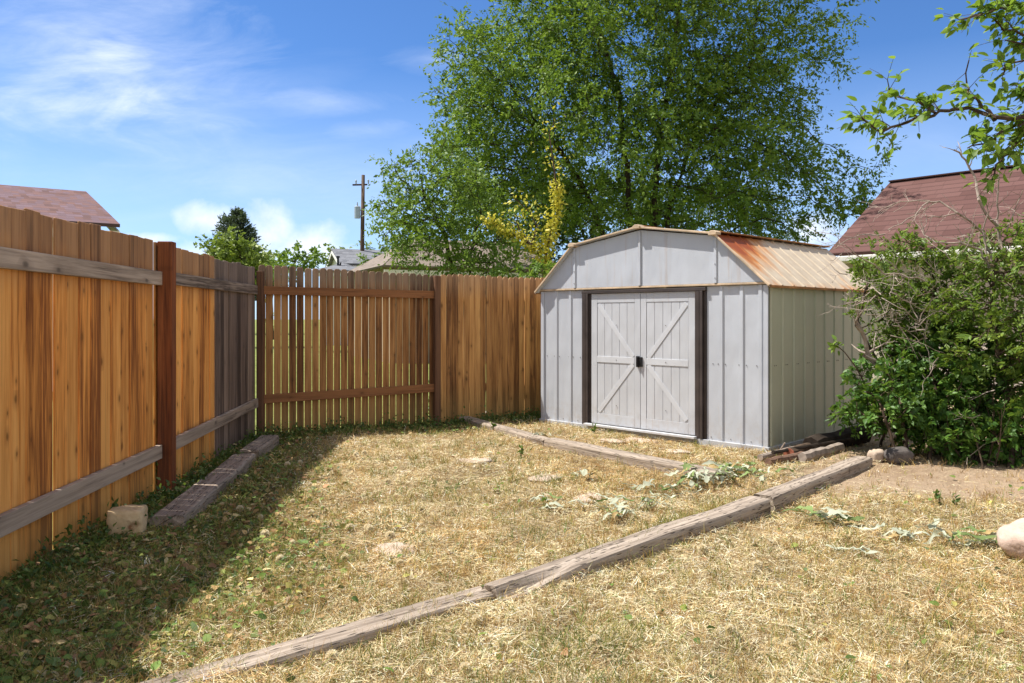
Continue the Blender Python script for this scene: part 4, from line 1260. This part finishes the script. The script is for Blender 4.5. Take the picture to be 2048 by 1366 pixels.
# conifer: whorled branches with needle sprays
Yc = 60.0; cb = pt(475, 634, Yc); cb[2] = 0; Hc = CH + (HY - 420) / F * Yc
cf = thing('conifer_tree', 'dark pointed conifer standing behind the round yellow-green tree', 'tree', cb)
mb = MB(); mb.tube([(0, 0, 0), (0, 0, Hc * .6), (0, 0, Hc)], [.25, .12, .02], 7); O = []; Yv = []
for i in range(190):
    t = (i + rng.uniform()) / 190; z = 2.2 + (Hc - 2.25) * t; r = (3.4 * (1 - t) ** .66 + .08) * rng.uniform(.42, 1.12); a = i * 2.4 + rng.normal() * .3
    e = np.array((math.cos(a) * r, math.sin(a) * r, z + r * .28)); s_ = np.array((0, 0, z))
    mb.tube([s_, (s_ + e) / 2 + np.array((0, 0, -.08)), e], [.035, .025, .008], 4)
    m = int(55 * r) + 14; u = rng.uniform(.2, 1.03, (m, 1)); O.append(s_ + (e - s_) * u + rng.normal(size=(m, 3)) * .10 * np.array((1, 1, .8))); Yv.append(unit((e - s_)[None] * .6 / r + rng.normal(size=(m, 3)) * .6 + np.array((0, 0, .35))))
mb.build('trunk', M_BARK_DK, cf)
O = np.concatenate(O) + cb; Yv = np.concatenate(Yv); n = len(O)
V1, T1, m1 = inst(LEAF, O, Yv, unit(rng.normal(size=(n, 3))), rng.uniform(.2, .42, n), rng.uniform(.05, .12, n))
np_mesh('crown', V1, T1, L_CONIFER, cf, {'rnd': np.repeat(rng.uniform(0, 1, n), m1)})

# ================================================================== BUSHES AT THE RIGHT
def twig_set(start, dirs, length, r0, levels, mb, org, kink=.35, up=.0):
    """kinked dead branches with side twigs"""
    def grow(p, d, L, r, lev):
        n = max(3, int(L / .07)); pts = [p]; q = p.copy(); dd = d.copy()
        for i in range(n):
            dd = unit(dd + rng.normal(size=3) * kink * .55 + np.array((0, 0, up))); q = q + dd * L / n; pts.append(q.copy())
            if lev > 0 and rng.uniform() < .55: grow(q.copy(), unit(dd + rng.normal(size=3) * .8), L * rng.uniform(.25, .55), r * .55 * (1 - .5 * i / n), lev - 1)
        mb.tube([v - org for v in pts], [max(.0018, r * (1 - .75 * i / n)) for i in range(n + 1)], 5 if r > .006 else 3, cap=False)
    for d in dirs: grow(np.array(start, float), unit(np.array(d, float)), length * rng.uniform(.7, 1.2), r0, levels)


def dead_path(mb, org, pix, Y, r0, r1, twigs=2, tl=.25):
    q = [pt(x, y, Y + .06 * math.sin(i * 1.7)) for i, (x, y) in enumerate(pix)]
    # subdivide with kinks
    f_ = []
    for a, b in zip(q[:-1], q[1:]):
        m = max(2, int(np.linalg.norm(b - a) / .06))
        for i in range(m): f_.append(a + (b - a) * i / m + rng.normal(size=3) * .006)
    f_.append(q[-1]); n = len(f_)
    own = mb is None
    par_ = org
    if own: mb = MB(); org = np.array(par_.location)
    mb.tube([v - org for v in f_], [r0 + (r1 - r0) * i / (n - 1) for i in range(n)], 6, cap=False)
    for _ in range(twigs * len(pix)):
        i = rng.integers(1, n - 1)
        twig_set(f_[i], [unit(f_[i] - f_[i - 1]) + rng.normal(size=3) * .9], tl, r1 * .9, 1, mb, org)
    if own: mb.build('dead_branch', M_DEAD, par_)


# lilac-like bush, dark pointed leaves down to the soil
bl = at(1830, 935); bl[2] = 0
E = [ell(1775, 800, 7.15, 75, 80, .38), ell(1860, 790, 7.3, 90, 110, .5), ell(1930, 850, 7.0, 90, 60, .4), ell(1745, 850, 7.0, 45, 45, .25), ell(1960, 740, 7.3, 80, 90, .45), ell(1840, 700, 7.5, 70, 60, .4), ell(1950, 860, 6.85, 120, 55, .35), ell(2060, 840, 6.75, 90, 75, .35)]
paths = [[bl + np.array((dx, dy, 0)), bl + np.array((dx * 1.8, dy + .15, .5))] for dx, dy in ((-.12, 0), (0, .1), (.15, .05), (.35, .1), (.5, .0))]
tree('leafy_bush', 'dark green bush with pointed leaves spilling over the rocks', 'bush', bl, paths, E, 2300, .07, .8, .07, .0090, 22, .062, (.034, .076), .5, L_LILAC, M_BARK, r_tip=.0032, r_max=.03, maxn=6500, tpl=LEAF2, droop=.35, trop=(0, 0, .08))

# tangled bush: lighter leaves above, many dead twigs
bt = at(1800, 915); bt = bt + np.array((.05, .5, 0)); bt[2] = 0
E = [ell(1790, 478, 7.5, 26, 22, .2), ell(1745, 530, 7.5, 40, 36, .3), ell(1830, 505, 7.6, 45, 35, .35), ell(1780, 590, 7.6, 60, 50, .4, .35), ell(1865, 600, 7.6, 60, 70, .45, .8), ell(1900, 530, 7.5, 50, 40, .35, .7), ell(1840, 660, 7.6, 70, 40, .4, .6)]
paths = [[bt, pt(1790, 780, 7.6), pt(1735, 690, 7.55), pt(1715, 640, 7.55)], [bt + np.array((.1, 0, 0)), pt(1860, 760, 7.6), pt(1868, 640, 7.6), pt(1870, 560, 7.6)], [bt + np.array((.25, .1, 0)), pt(1900, 740, 7.7), pt(1920, 600, 7.6)]]
tb, pos, par, rad = tree('tangled_bush', 'tangled yellow-green bush with bare grey twigs beside the shed roof', 'bush', bt, paths, E, 1400, .065, .7, .07, .0085, 20, .06, (.03, .062), .42, L_BUSH, M_BARK, r_tip=.003, r_max=.035, maxn=3600, droop=.3)
mb = MB()
for (px, py, m) in ((1740, 620, 3), (1760, 660, 3), (1800, 600, 3), (1840, 640, 3), (1700, 600, 2), (1780, 560, 3), (1870, 560, 2), (1850, 690, 2), (1720, 560, 2), (1880, 620, 3), (1770, 600, 4), (1790, 640, 4), (1830, 580, 3), (1750, 580, 3), (1810, 540, 2)):
    for _ in range(m):
        mb = MB(); twig_set(pt(px + rng.normal() * 14, py + rng.normal() * 12, 7.0 + rng.normal() * .12), [rng.normal(size=3) + np.array((-.5, -.4, .1))], .34, .0055, 2, mb, bt, .5); mb.build('dead_twig', M_DEAD, tb)
dead_path(None, tb, [(1780, 760), (1742, 720), (1722, 665), (1712, 650)], 7.2, .026, .016, 1)
dead_path(None, tb, [(1790, 740), (1760, 725), (1728, 711)], 7.15, .02, .016, 0)
dead_path(None, tb, [(1850, 560), (1770, 545), (1690, 490), (1640, 492)], 6.95, .008, .003, 2, .3)
dead_path(None, tb, [(1770, 470), (1720, 470), (1660, 500)], 6.95, .006, .003, 3, .22)
mb = MB(); st = [pt(x, y, 7.15) for x, y in ((1726, 760), (1712, 735), (1690, 705), (1673, 690))]
mb.tube([v - bt for v in st], [.007, .006, .005, .004], 5); mb.build('shoot', M_BARK, tb)
n = 26; O = st[-1] + rng.normal(size=(n, 3)) * .02; L = rng.uniform(.04, .075, n)
V1, T1, m1 = inst(LEAF2, O, unit(rng.normal(size=(n, 3)) + np.array((-.3, -.3, .3))), unit(rng.normal(size=(n, 3)) * .5 + np.array((0, 0, 1))), L, L * .5)
np_mesh('shoot_leaves', V1, T1, L_LIGHT, tb, {'rnd': np.repeat(rng.uniform(.4, 1, n), m1)})

# big bush at the frame's right edge
bt = at(2010, 950); bt = bt + np.array((.1, .1, 0)); bt[2] = 0
E = [ell(1995, 520, 7.1, 75, 60, .45), ell(2060, 500, 7.0, 80, 60, .45), ell(1960, 590, 7.1, 70, 60, .45), ell(2050, 620, 7.0, 90, 80, .5), ell(1985, 690, 6.9, 90, 60, .45), ell(2070, 760, 6.8, 80, 80, .45), ell(1950, 640, 7.1, 60, 60, .4, .7), ell(2110, 880, 6.9, 60, 60, .4), ell(2020, 462, 7.0, 38, 30, .25), ell(1955, 500, 7.0, 30, 28, .2), ell(1925, 610, 6.9, 40, 40, .25)]
paths = [[bt, pt(2030, 850, 6.9), pt(2000, 740, 6.95), pt(1985, 620, 7.0), pt(1990, 530, 7.1)], [bt + np.array((.12, .05, 0)), pt(2060, 800, 6.95), pt(2070, 650, 7.0)], [bt + np.array((.2, .15, 0)), pt(2100, 820, 7), pt(2110, 680, 7)], [bt + np.array((-.06, .12, 0)), pt(1975, 800, 7.05), pt(1950, 680, 7.1)]]
rb, pos, par, rad = tree('tall_bush', 'tall bright green bush with dead branches at the yard edge', 'bush', bt, paths, E, 2200, .07, .8, .075, .0095, 15, .07, (.035, .075), .46, L_BUSH, M_BARK, r_tip=.0032, r_max=.045, maxn=6000, droop=.3)
mb = MB()
dead_path(None, rb, [(2010, 520), (1995, 450), (1972, 430), (1957, 400), (1950, 350), (1932, 320), (1908, 300)], 7.0, .016, .007, 1, .16)
dead_path(None, rb, [(1998, 470), (1994, 440), (1996, 380), (2000, 340), (2001, 295)], 7.05, .009, .005, 1, .14)
dead_path(None, rb, [(1985, 520), (1968, 468), (1940, 440), (1912, 425), (1880, 405), (1858, 402), (1830, 430), (1775, 460)], 6.95, .011, .004, 2, .22)
dead_path(None, rb, [(1858, 402), (1800, 402), (1756, 425)], 6.95, .005, .003, 3, .2)
dead_path(None, rb, [(1912, 425), (1880, 435), (1850, 432)], 6.95, .005, .003, 2, .15)
dead_path(None, rb, [(1990, 560), (1960, 500), (1920, 485), (1870, 486), (1850, 470), (1842, 445)], 6.9, .012, .005, 2, .2)
dead_path(None, rb, [(1975, 520), (1965, 460), (1975, 430), (1972, 405)], 6.92, .008, .004, 2, .2)
dead_path(None, rb, [(2010, 470), (2030, 420), (2046, 380)], 6.95, .006, .003, 2, .18)
for (px, py) in ((1950, 450), (1980, 440), (1930, 470), (2000, 430), (1900, 520), (1990, 780), (1960, 830), (2000, 880)):
    mb = MB(); twig_set(pt(px, py, 6.6), [rng.normal(size=3) + np.array((-.3, -.3, .2)) ], .26, .005, 2, mb, bt, .5); mb.build('dead_twig', M_DEAD, rb)
mb = MB()
for i in range(10):
    a = at(1960 + i * 9 + rng.normal() * 5, 948 + rng.normal() * 5) + np.array((0, .25, 0))
    mb = MB(); twig_set(a, [np.array((rng.normal() * .3, rng.normal() * .2, 1.0))], .55, .008, 1, mb, bt, .2, .1); mb.build('stem', M_BARK, rb)


# ================================================================== TREE WHOSE BRANCHES HANG INTO THE TOP RIGHT
ob = np.array((4.4, 4.3, 0.0)); Yo = 4.2
ot = thing('overhanging_tree', 'tree at the right edge whose leafy branches hang in the sky', 'tree', ob)
tk = MB(); tk.tube([(0, 0, -.1), (-.05, 0, 1.0), (.02, .03, 2.0), (-.1, 0, 2.6)], [.11, .095, .085, .06], 9); tk.build('trunk', M_BARK, ot, smooth=True)
br_ = MB(); O = []; Yd = []
P4 = lambda pix, Y=Yo: [pt(x, y, Y + .12 * math.sin(x * .05)) for x, y in pix]
hub = ob + np.array((-.1, 0, 2.5)); hub2 = ob + np.array((-.02, 0, 1.9))
BR = [([hub2] + P4([(2300, 300), (2080, 232), (1995, 238), (1940, 214), (1868, 226), (1815, 245), (1756, 262), (1728, 240)]), .02, 1.0),
      (P4([(1995, 238), (1950, 200), (1930, 165), (1938, 120)]), .008, 1.0), (P4([(1868, 226), (1830, 205), (1790, 192), (1775, 160)]), .006, .75),
      (P4([(2080, 232), (2010, 260), (1975, 285), (1935, 296)]), .008, .9), (P4([(2080, 232), (2020, 300), (1995, 330), (1985, 360)]), .008, .7),
      ([hub] + P4([(2300, -60), (2120, 0), (2040, 14), (1980, 22), (1920, 40)]), .018, 1.2), (P4([(2120, 0), (2060, 70), (2010, 60), (1960, 5)]), .008, 1.0), (P4([(2120, 60), (2060, 90), (2010, 80)]), .008, .8),
      ([hub] + P4([(2300, 100), (2140, 130), (2080, 120), (2020, 125), (2005, 150)]), .012, .8), (P4([(2120, 180), (2070, 190), (2030, 180)]), .01, 1.0), (P4([(2140, 250), (2090, 270), (2040, 262), (2010, 300)]), .008, 1.0),
      (P4([(2080, 120), (2060, 200), (2040, 240)]), .006, .8)]
for q, r0, dens in BR:
    f_ = []
    for a, b in zip(q[:-1], q[1:]):
        m = max(2, int(np.linalg.norm(b - a) / .05))
        for i in range(m): f_.append(a + (b - a) * i / m + rng.normal(size=3) * .006)
    f_.append(q[-1]); f_ = np.array(f_); n = len(f_)
    br_.tube([v - ob for v in f_], [r0 * (1 - .8 * i / (n - 1)) + .0015 for i in range(n)], 6, cap=False)
    for i in range(1, n):
        if f_[i][0] / f_[i][1] > .9: continue
        d = unit(f_[i] - f_[i - 1])
        for _ in range(rng.poisson(2.5 * dens)):
            sd = unit(d * .5 + rng.normal(size=3) * .8 + np.array((-.2, 0, .1))); Lt = rng.uniform(.04, .15)
            tp = f_[i] + sd * Lt
            br_.tube([f_[i] - ob, (f_[i] + sd * Lt * .5 + np.array((0, 0, .006))) - ob, tp - ob], [.002, .0016, .001], 3, cap=False)
            m = rng.integers(2, 6); O.append(f_[i] + sd * Lt * rng.uniform(.25, 1.05, (m, 1)) + rng.normal(size=(m, 3)) * .012); Yd.append(unit(sd + rng.normal(size=(m, 3)) * .7 + np.array((-.35, 0, -.45))))
br_.build('branches', M_BARK, ot)
O = np.concatenate(O); Yd = np.concatenate(Yd); n = len(O); L = rng.uniform(.03, .074, n)
V1, T1, m1 = inst(LEAF2, O, Yd, unit(rng.normal(size=(n, 3)) * .6 + np.array((0, 0, 1))), L, L * rng.uniform(.42, .6, n))
np_mesh('crown', V1, T1, L_OVER, ot, {'rnd': np.repeat(rng.uniform(0, 1, n), m1)}, smooth=True)

# ================================================================== WILTED WEEDS AND SEED HEADS
def wilted(px, py, label, n, span, ang, green=.2, size=(.08, .2), h=.05):
    n = int(n * 1.7); h = h + .02; size = (size[0] * 1.15, size[1] * 1.2)
    c = at(px, py); c[2] = float(gz(c[0], c[1]))
    rt = thing('wilted_weed', label, 'weed', c, 0, 'wilted weeds pulled and left on the grass')
    V, Q, C = [], [], []
    ca, sa = math.cos(ang), math.sin(ang)
    for i in range(n):
        u = rng.uniform(-.5, .5) * span; w_ = rng.normal() * span * .12
        o = np.array((u * ca - w_ * sa, u * sa + w_ * ca, rng.uniform(.026, h + .01)))
        a = ang + rng.normal() * .6 + (math.pi if rng.uniform() < .4 else 0); L = rng.uniform(*size); W = L * rng.uniform(.14, .30)
        d = np.array((math.cos(a), math.sin(a), rng.normal() * .10 + .04)); sd = np.array((-math.sin(a), math.cos(a), rng.normal() * .35)); sd = unit(sd)
        m = 9; b = len(V); col = np.array((.47, .49, .36)) * rng.uniform(.8, 1.15) if rng.uniform() > green else np.array((.20, .27, .09)) * rng.uniform(.7, 1.3)
        if rng.uniform() < .15: col = np.array((.42, .30, .13))
        for j in range(m):
            t = j / (m - 1); p_ = o + d * L * t + np.array((0, 0, .012 * math.sin(t * 6 + i) - .02 * t * t)) + rng.normal(size=3) * .004
            ww = W * (math.sin(math.pi * min(1, .12 + .88 * t)) ** .7) * (.55 + .6 * abs(math.sin(j * 2.1 + i)))
            crl = np.array((0, 0, 1)) * ww * .3
            for e, z_ in ((-.5, 1), (0, 0), (.5, 1)):
                V.append(p_ + sd * ww * e + crl * z_ * rng.uniform(.2, 1.2)); C.append(col * rng.uniform(.85, 1.1))
        for j in range(m - 1):
            for k_ in range(2): Q.append((b + j * 3 + k_, b + j * 3 + k_ + 1, b + (j + 1) * 3 + k_ + 1, b + (j + 1) * 3 + k_))
    V = np.array(V); V[:, 2] = np.maximum(V[:, 2], .012)
    np_mesh('leaves', V + c, np.array(Q), M_WILT, rt, cols={'col': np.array(C)}, smooth=True)
    return rt


wilted(1175, 958, 'upright pale wilted weed in the middle of the enclosed bed', 7, .18, 1.9, .05, (.08, .16))
wilted(1450, 960, 'leafy half-green wilted weed heap at the timber corner', 46, .85, .55, .5, (.08, .17), .08)
wilted(1330, 985, 'pale wilted weed strewn in front of the green heap', 16, .55, .1, .15, (.07, .14))
wilted(1140, 1022, 'thin wilted weed stretched on the grass near the raised timber', 12, .55, -.1, .1, (.06, .14))
wilted(1270, 1040, 'small pale wilted weed against the raised timber', 12, .4, .6, .3, (.06, .13))
wilted(1300, 1020, 'crumpled whitish weed just behind the raised timber', 10, .35, .2, .1, (.06, .13))
wilted(1640, 1046, 'curled grey-green weed lying on the open grass right of the timbers', 12, .34, -.35, .25, (.08, .18))
wilted(1810, 1070, 'thin pale weed trailing across toward the pink rock', 8, .4, -.1, .05, (.08, .16))
wilted(1945, 1092, 'large curled pale weed beside the pink rock', 13, .38, -.25, .4, (.08, .17), .06)
wilted(1090, 880, 'yellowed weed lying on the joint of the flat timbers', 9, .25, .3, .1, (.07, .13))
wilted(1715, 1115, 'short pale leaf alone on the foreground grass', 2, .12, -.5, .0, (.09, .13))

# small upright sprouts
def sprout(px, py, label, h, n, grp='green sprouts standing in the yard'):
    c = at(px, py); c[2] = float(gz(c[0], c[1])) - .005
    rt = thing('green_sprout', label, 'sprout', c, 0, grp)
    mb = MB(); tp = np.array((rng.normal() * .02, rng.normal() * .02, h)); mb.tube([(0, 0, 0), tp * .5 + np.array((.006, 0, 0)), tp], [.003, .0025, .0015], 4); mb.build('stem', M_BARK, rt)
    O = c + tp * rng.uniform(.15, 1.05, (n, 1)) + rng.normal(size=(n, 3)) * .008; L = rng.uniform(.025, .055, n)
    V1, T1, m1 = inst(LEAF2, O, unit(rng.normal(size=(n, 3)) + np.array((0, 0, .5))), unit(rng.normal(size=(n, 3)) * .4 + np.array((0, 0, 1))), L, L * .5)
    np_mesh('leaves', V1, T1, L_WEED, rt, {'rnd': np.repeat(rng.uniform(.2, 1, n), m1)})


sprout(1042, 918, 'single green sprout between the flat stone and the shed timber', .11, 26)
sprout(990, 862, 'small green clump at the edge of the flat timber', .10, 30)
sprout(1095, 1020, 'short green sprout in the middle of the enclosed bed', .09, 14)
sprout(1882, 1012, 'dark green sprout on the bare soil near the bush', .10, 20)
sprout(1917, 1014, 'small bright sprout right of the dark one on the soil', .08, 14)
sprout(235, 1010, 'leafy vine shoot behind the stone block at the fence', .30, 60)
sprout(222, 1060, 'low leafy clump at the left foot of the stone block', .14, 60)
sprout(306, 985, 'ivy clump climbing at the foot of the red brown post', .24, 60)
sprout(858, 842, 'dark vine climbing at the post between the two picket fences', .5, 80)
sprout(1185, 868, 'green grass clump at the left end of the door threshold', .08, 30)

# dandelion seed heads: one ball of fluff, copied
n = 420; d = unit(rng.normal(size=(n, 3))); V1, T1, m1 = inst(LEAF, d * .008, d + rng.normal(size=(n, 3)) * .25, rng.normal(size=(n, 3)), .016, .009)
Cf = np.full((len(V1), 3), 0.0); Cf[:] = (.90, .82, .62)
proto = np_mesh('dandelion_head', V1, T1, M_FLUFF, None, cols={'col': Cf})
tag(proto, 'pale round dandelion seed head in the dry grass', 'seed head', 'dandelion seed heads')
spots = [(664, 1325), (610, 1312), (728, 1145), (645, 1142), (690, 1118), (622, 1030), (645, 1022), (660, 1055), (700, 1062), (735, 1062), (780, 1075), (845, 1070), (740, 1065), (585, 1090), (800, 1135), (560, 1120), (712, 912), (728, 910),
         (575, 935), (600, 930), (585, 1012), (640, 918), (775, 970), (1130, 1190), (1190, 1300), (1405, 1110), (1515, 1145), (1460, 1270), (955, 1255), (940, 1210), (520, 1040), (480, 1025), (530, 1068), (1580, 1290), (930, 1345)]
for i, (px, py) in enumerate(spots):
    o = proto if i == 0 else proto.copy()
    if i: COL.objects.link(o)
    c = at(px, py); o.location = (c[0], c[1], float(gz(c[0], c[1])) + .024); s_ = rng.uniform(.75, 1.25); o.scale = (s_, s_, s_); o.rotation_euler = tuple(rng.uniform(0, 3, 3))

# ================================================================== SKY, SUN, CAMERA
w = bpy.data.worlds.new('World'); SC.world = w; w.use_nodes = True
nt = w.node_tree; nt.nodes.clear(); N = NT(nt)
out = N.n('OutputWorld'); bg = N.n('Background', {'Strength': .10}); nt.links.new(bg.outputs[0], out.inputs[0])
sky = N.n('TexSky'); sky.sky_type = 'NISHITA'; sky.sun_disc = False
el = math.asin(SUN[2]); az = math.atan2(SUN[0], SUN[1])
sky.sun_elevation = el; sky.sun_rotation = az; sky.altitude = 1300; sky.air_density = 1.0; sky.dust_density = .6; sky.ozone_density = 2.2
tc = N.n('TexCoord').outputs['Generated']
sep = N.n('SeparateXYZ', {0: tc}); X, Y, Z = sep.outputs
yy = N.math('MAXIMUM', Y, .08)
u = N.math('DIVIDE', X, yy); v = N.math('DIVIDE', Z, yy)
uv = N.n('CombineXYZ', {0: u, 1: v, 2: 0.0}).outputs[0]
frontm = N.rampf(Y, .08, .25, 0, 1)


def blob(px, py, ax, ay, rot, nz, amp, edge=(1.0, .3)):
    m = N.mapping(uv, loc=(-(px - 1024) / F, -(HY - py) / F, 0))
    m = N.mapping(m, rot=(0, 0, rot)); m = N.mapping(m, scale=(F / ax, F / ay, 1))
    d = N.n('VectorMath', {0: m}, operation='LENGTH').outputs['Value']
    d = N.math('ADD', d, N.math('MULTIPLY', N.math('SUBTRACT', nz, .5), amp))
    return N.rampf(d, edge[0], edge[1], 0, 1)


wisp = N.noise(N.mapping(uv, scale=(3.2, 9, 1), rot=(0, 0, .22)), 1.6, 7, .62, .8)
fine = N.noise(N.mapping(uv, scale=(4, 16, 1), rot=(0, 0, -.12)), 2.2, 6, .65, .4)
puff = N.noise(uv, 16, 7, .62, .2)
cir = None
for (px, py, ax, ay, rot, s_) in ((60, 168, 230, 36, -.38, .6), (200, 215, 150, 40, -.12, .6), (235, 160, 60, 90, .1, .42), (90, 90, 400, 170, .1, .50), (250, 60, 260, 150, .3, .30), (520, 380, 700, 110, .05, .22), (665, 205, 120, 30, .0, .50), (740, 258, 85, 22, -.06, .5), (868, 120, 95, 24, 0, .36), (480, 210, 260, 60, -.3, .2), (360, 290, 480, 70, .3, .16), (10, 312, 60, 30, 0, .22), (1760, 300, 260, 90, -.2, .16), (600, 330, 420, 80, -.1, .12)):
    b = N.math('MULTIPLY', blob(px, py, ax, ay, rot, wisp, 2.0, (1.2, -.25)), N.math('MULTIPLY', N.rampf(fine, .25, .75, .35, 1), s_))
    cir = b if cir is None else N.math('ADD', cir, b)
cum = None
for (px, py, ax, ay, rot) in ((412, 440, 62, 34, 0), (540, 470, 62, 60, .1), (600, 500, 100, 50, -.2), (660, 510, 70, 30, 0), (480, 510, 160, 34, 0), (300, 478, 60, 14, 0), (1625, 460, 60, 40, 0)):
    b = blob(px, py, ax, ay, rot, puff, 1.9, (1.15, .15)); cum = b if cum is None else N.math('MAXIMUM', cum, b)
skyc = N.mix(1.0, sky.outputs[0], (.41, .62, .87), 'MULTIPLY')
skyc = N.mix(N.rampf(Z, .30, .0, 0, .5), skyc, (4.7, 5.8, 7.6))
c = N.mix(N.math('MULTIPLY', N.math('MULTIPLY', cir, frontm), .8, clamp=True), skyc, (5.5, 6.0, 6.9))
cs = N.ramp(N.noise(N.mapping(uv, loc=(.3, .01, 0)), 22, 5, .6), [(.35, (4.8, 5.3, 6.2)), (.65, (6.5, 6.7, 7.0))])
c = N.mix(N.math('MULTIPLY', N.math('MULTIPLY', cum, frontm), .88), c, cs)
# invented bright cloud behind the camera, added to fill the shaded faces
rear_fill = N.rampf(Y, .40, .05, 0, 1)
rc = N.rampf(N.noise(tc, 2.6, 6, .6, .3), .38, .56, .25, 1)
c = N.mix(N.math('MULTIPLY', N.math('MULTIPLY', rear_fill, rc), N.rampf(Z, -.02, .1, 0, .9)), c, (4.8, 4.75, 4.8))
nt.links.new(c, bg.inputs[0])

sl = bpy.data.lights.new('Sun', 'SUN'); sl.energy = 4.2; sl.angle = R(.53); sl.color = (1, .955, .88)
so = bpy.data.objects.new('Sun', sl); COL.objects.link(so); so.location = (-6, 2, 12)
so.rotation_euler = Vector(tuple(-SUN)).to_track_quat('-Z', 'Y').to_euler()

cam = bpy.data.cameras.new('Camera'); co = bpy.data.objects.new('Camera', cam); COL.objects.link(co)
cam.sensor_fit = 'HORIZONTAL'; cam.sensor_width = 36; cam.lens = F / 2048 * 36; cam.shift_y = -(683 - HY) / 2048; cam.clip_start = .05; cam.clip_end = 1500
co.location = (0, 0, CH); co.rotation_euler = (R(90), 0, 0); SC.camera = co
vs_ = SC.view_settings; vs_.view_transform = 'Standard'; vs_.look = 'None'; vs_.gamma = 1; vs_.use_curve_mapping = False; vs_.exposure = .95
SC.cycles.max_bounces = 8; SC.cycles.diffuse_bounces = 4; SC.cycles.transmission_bounces = 4
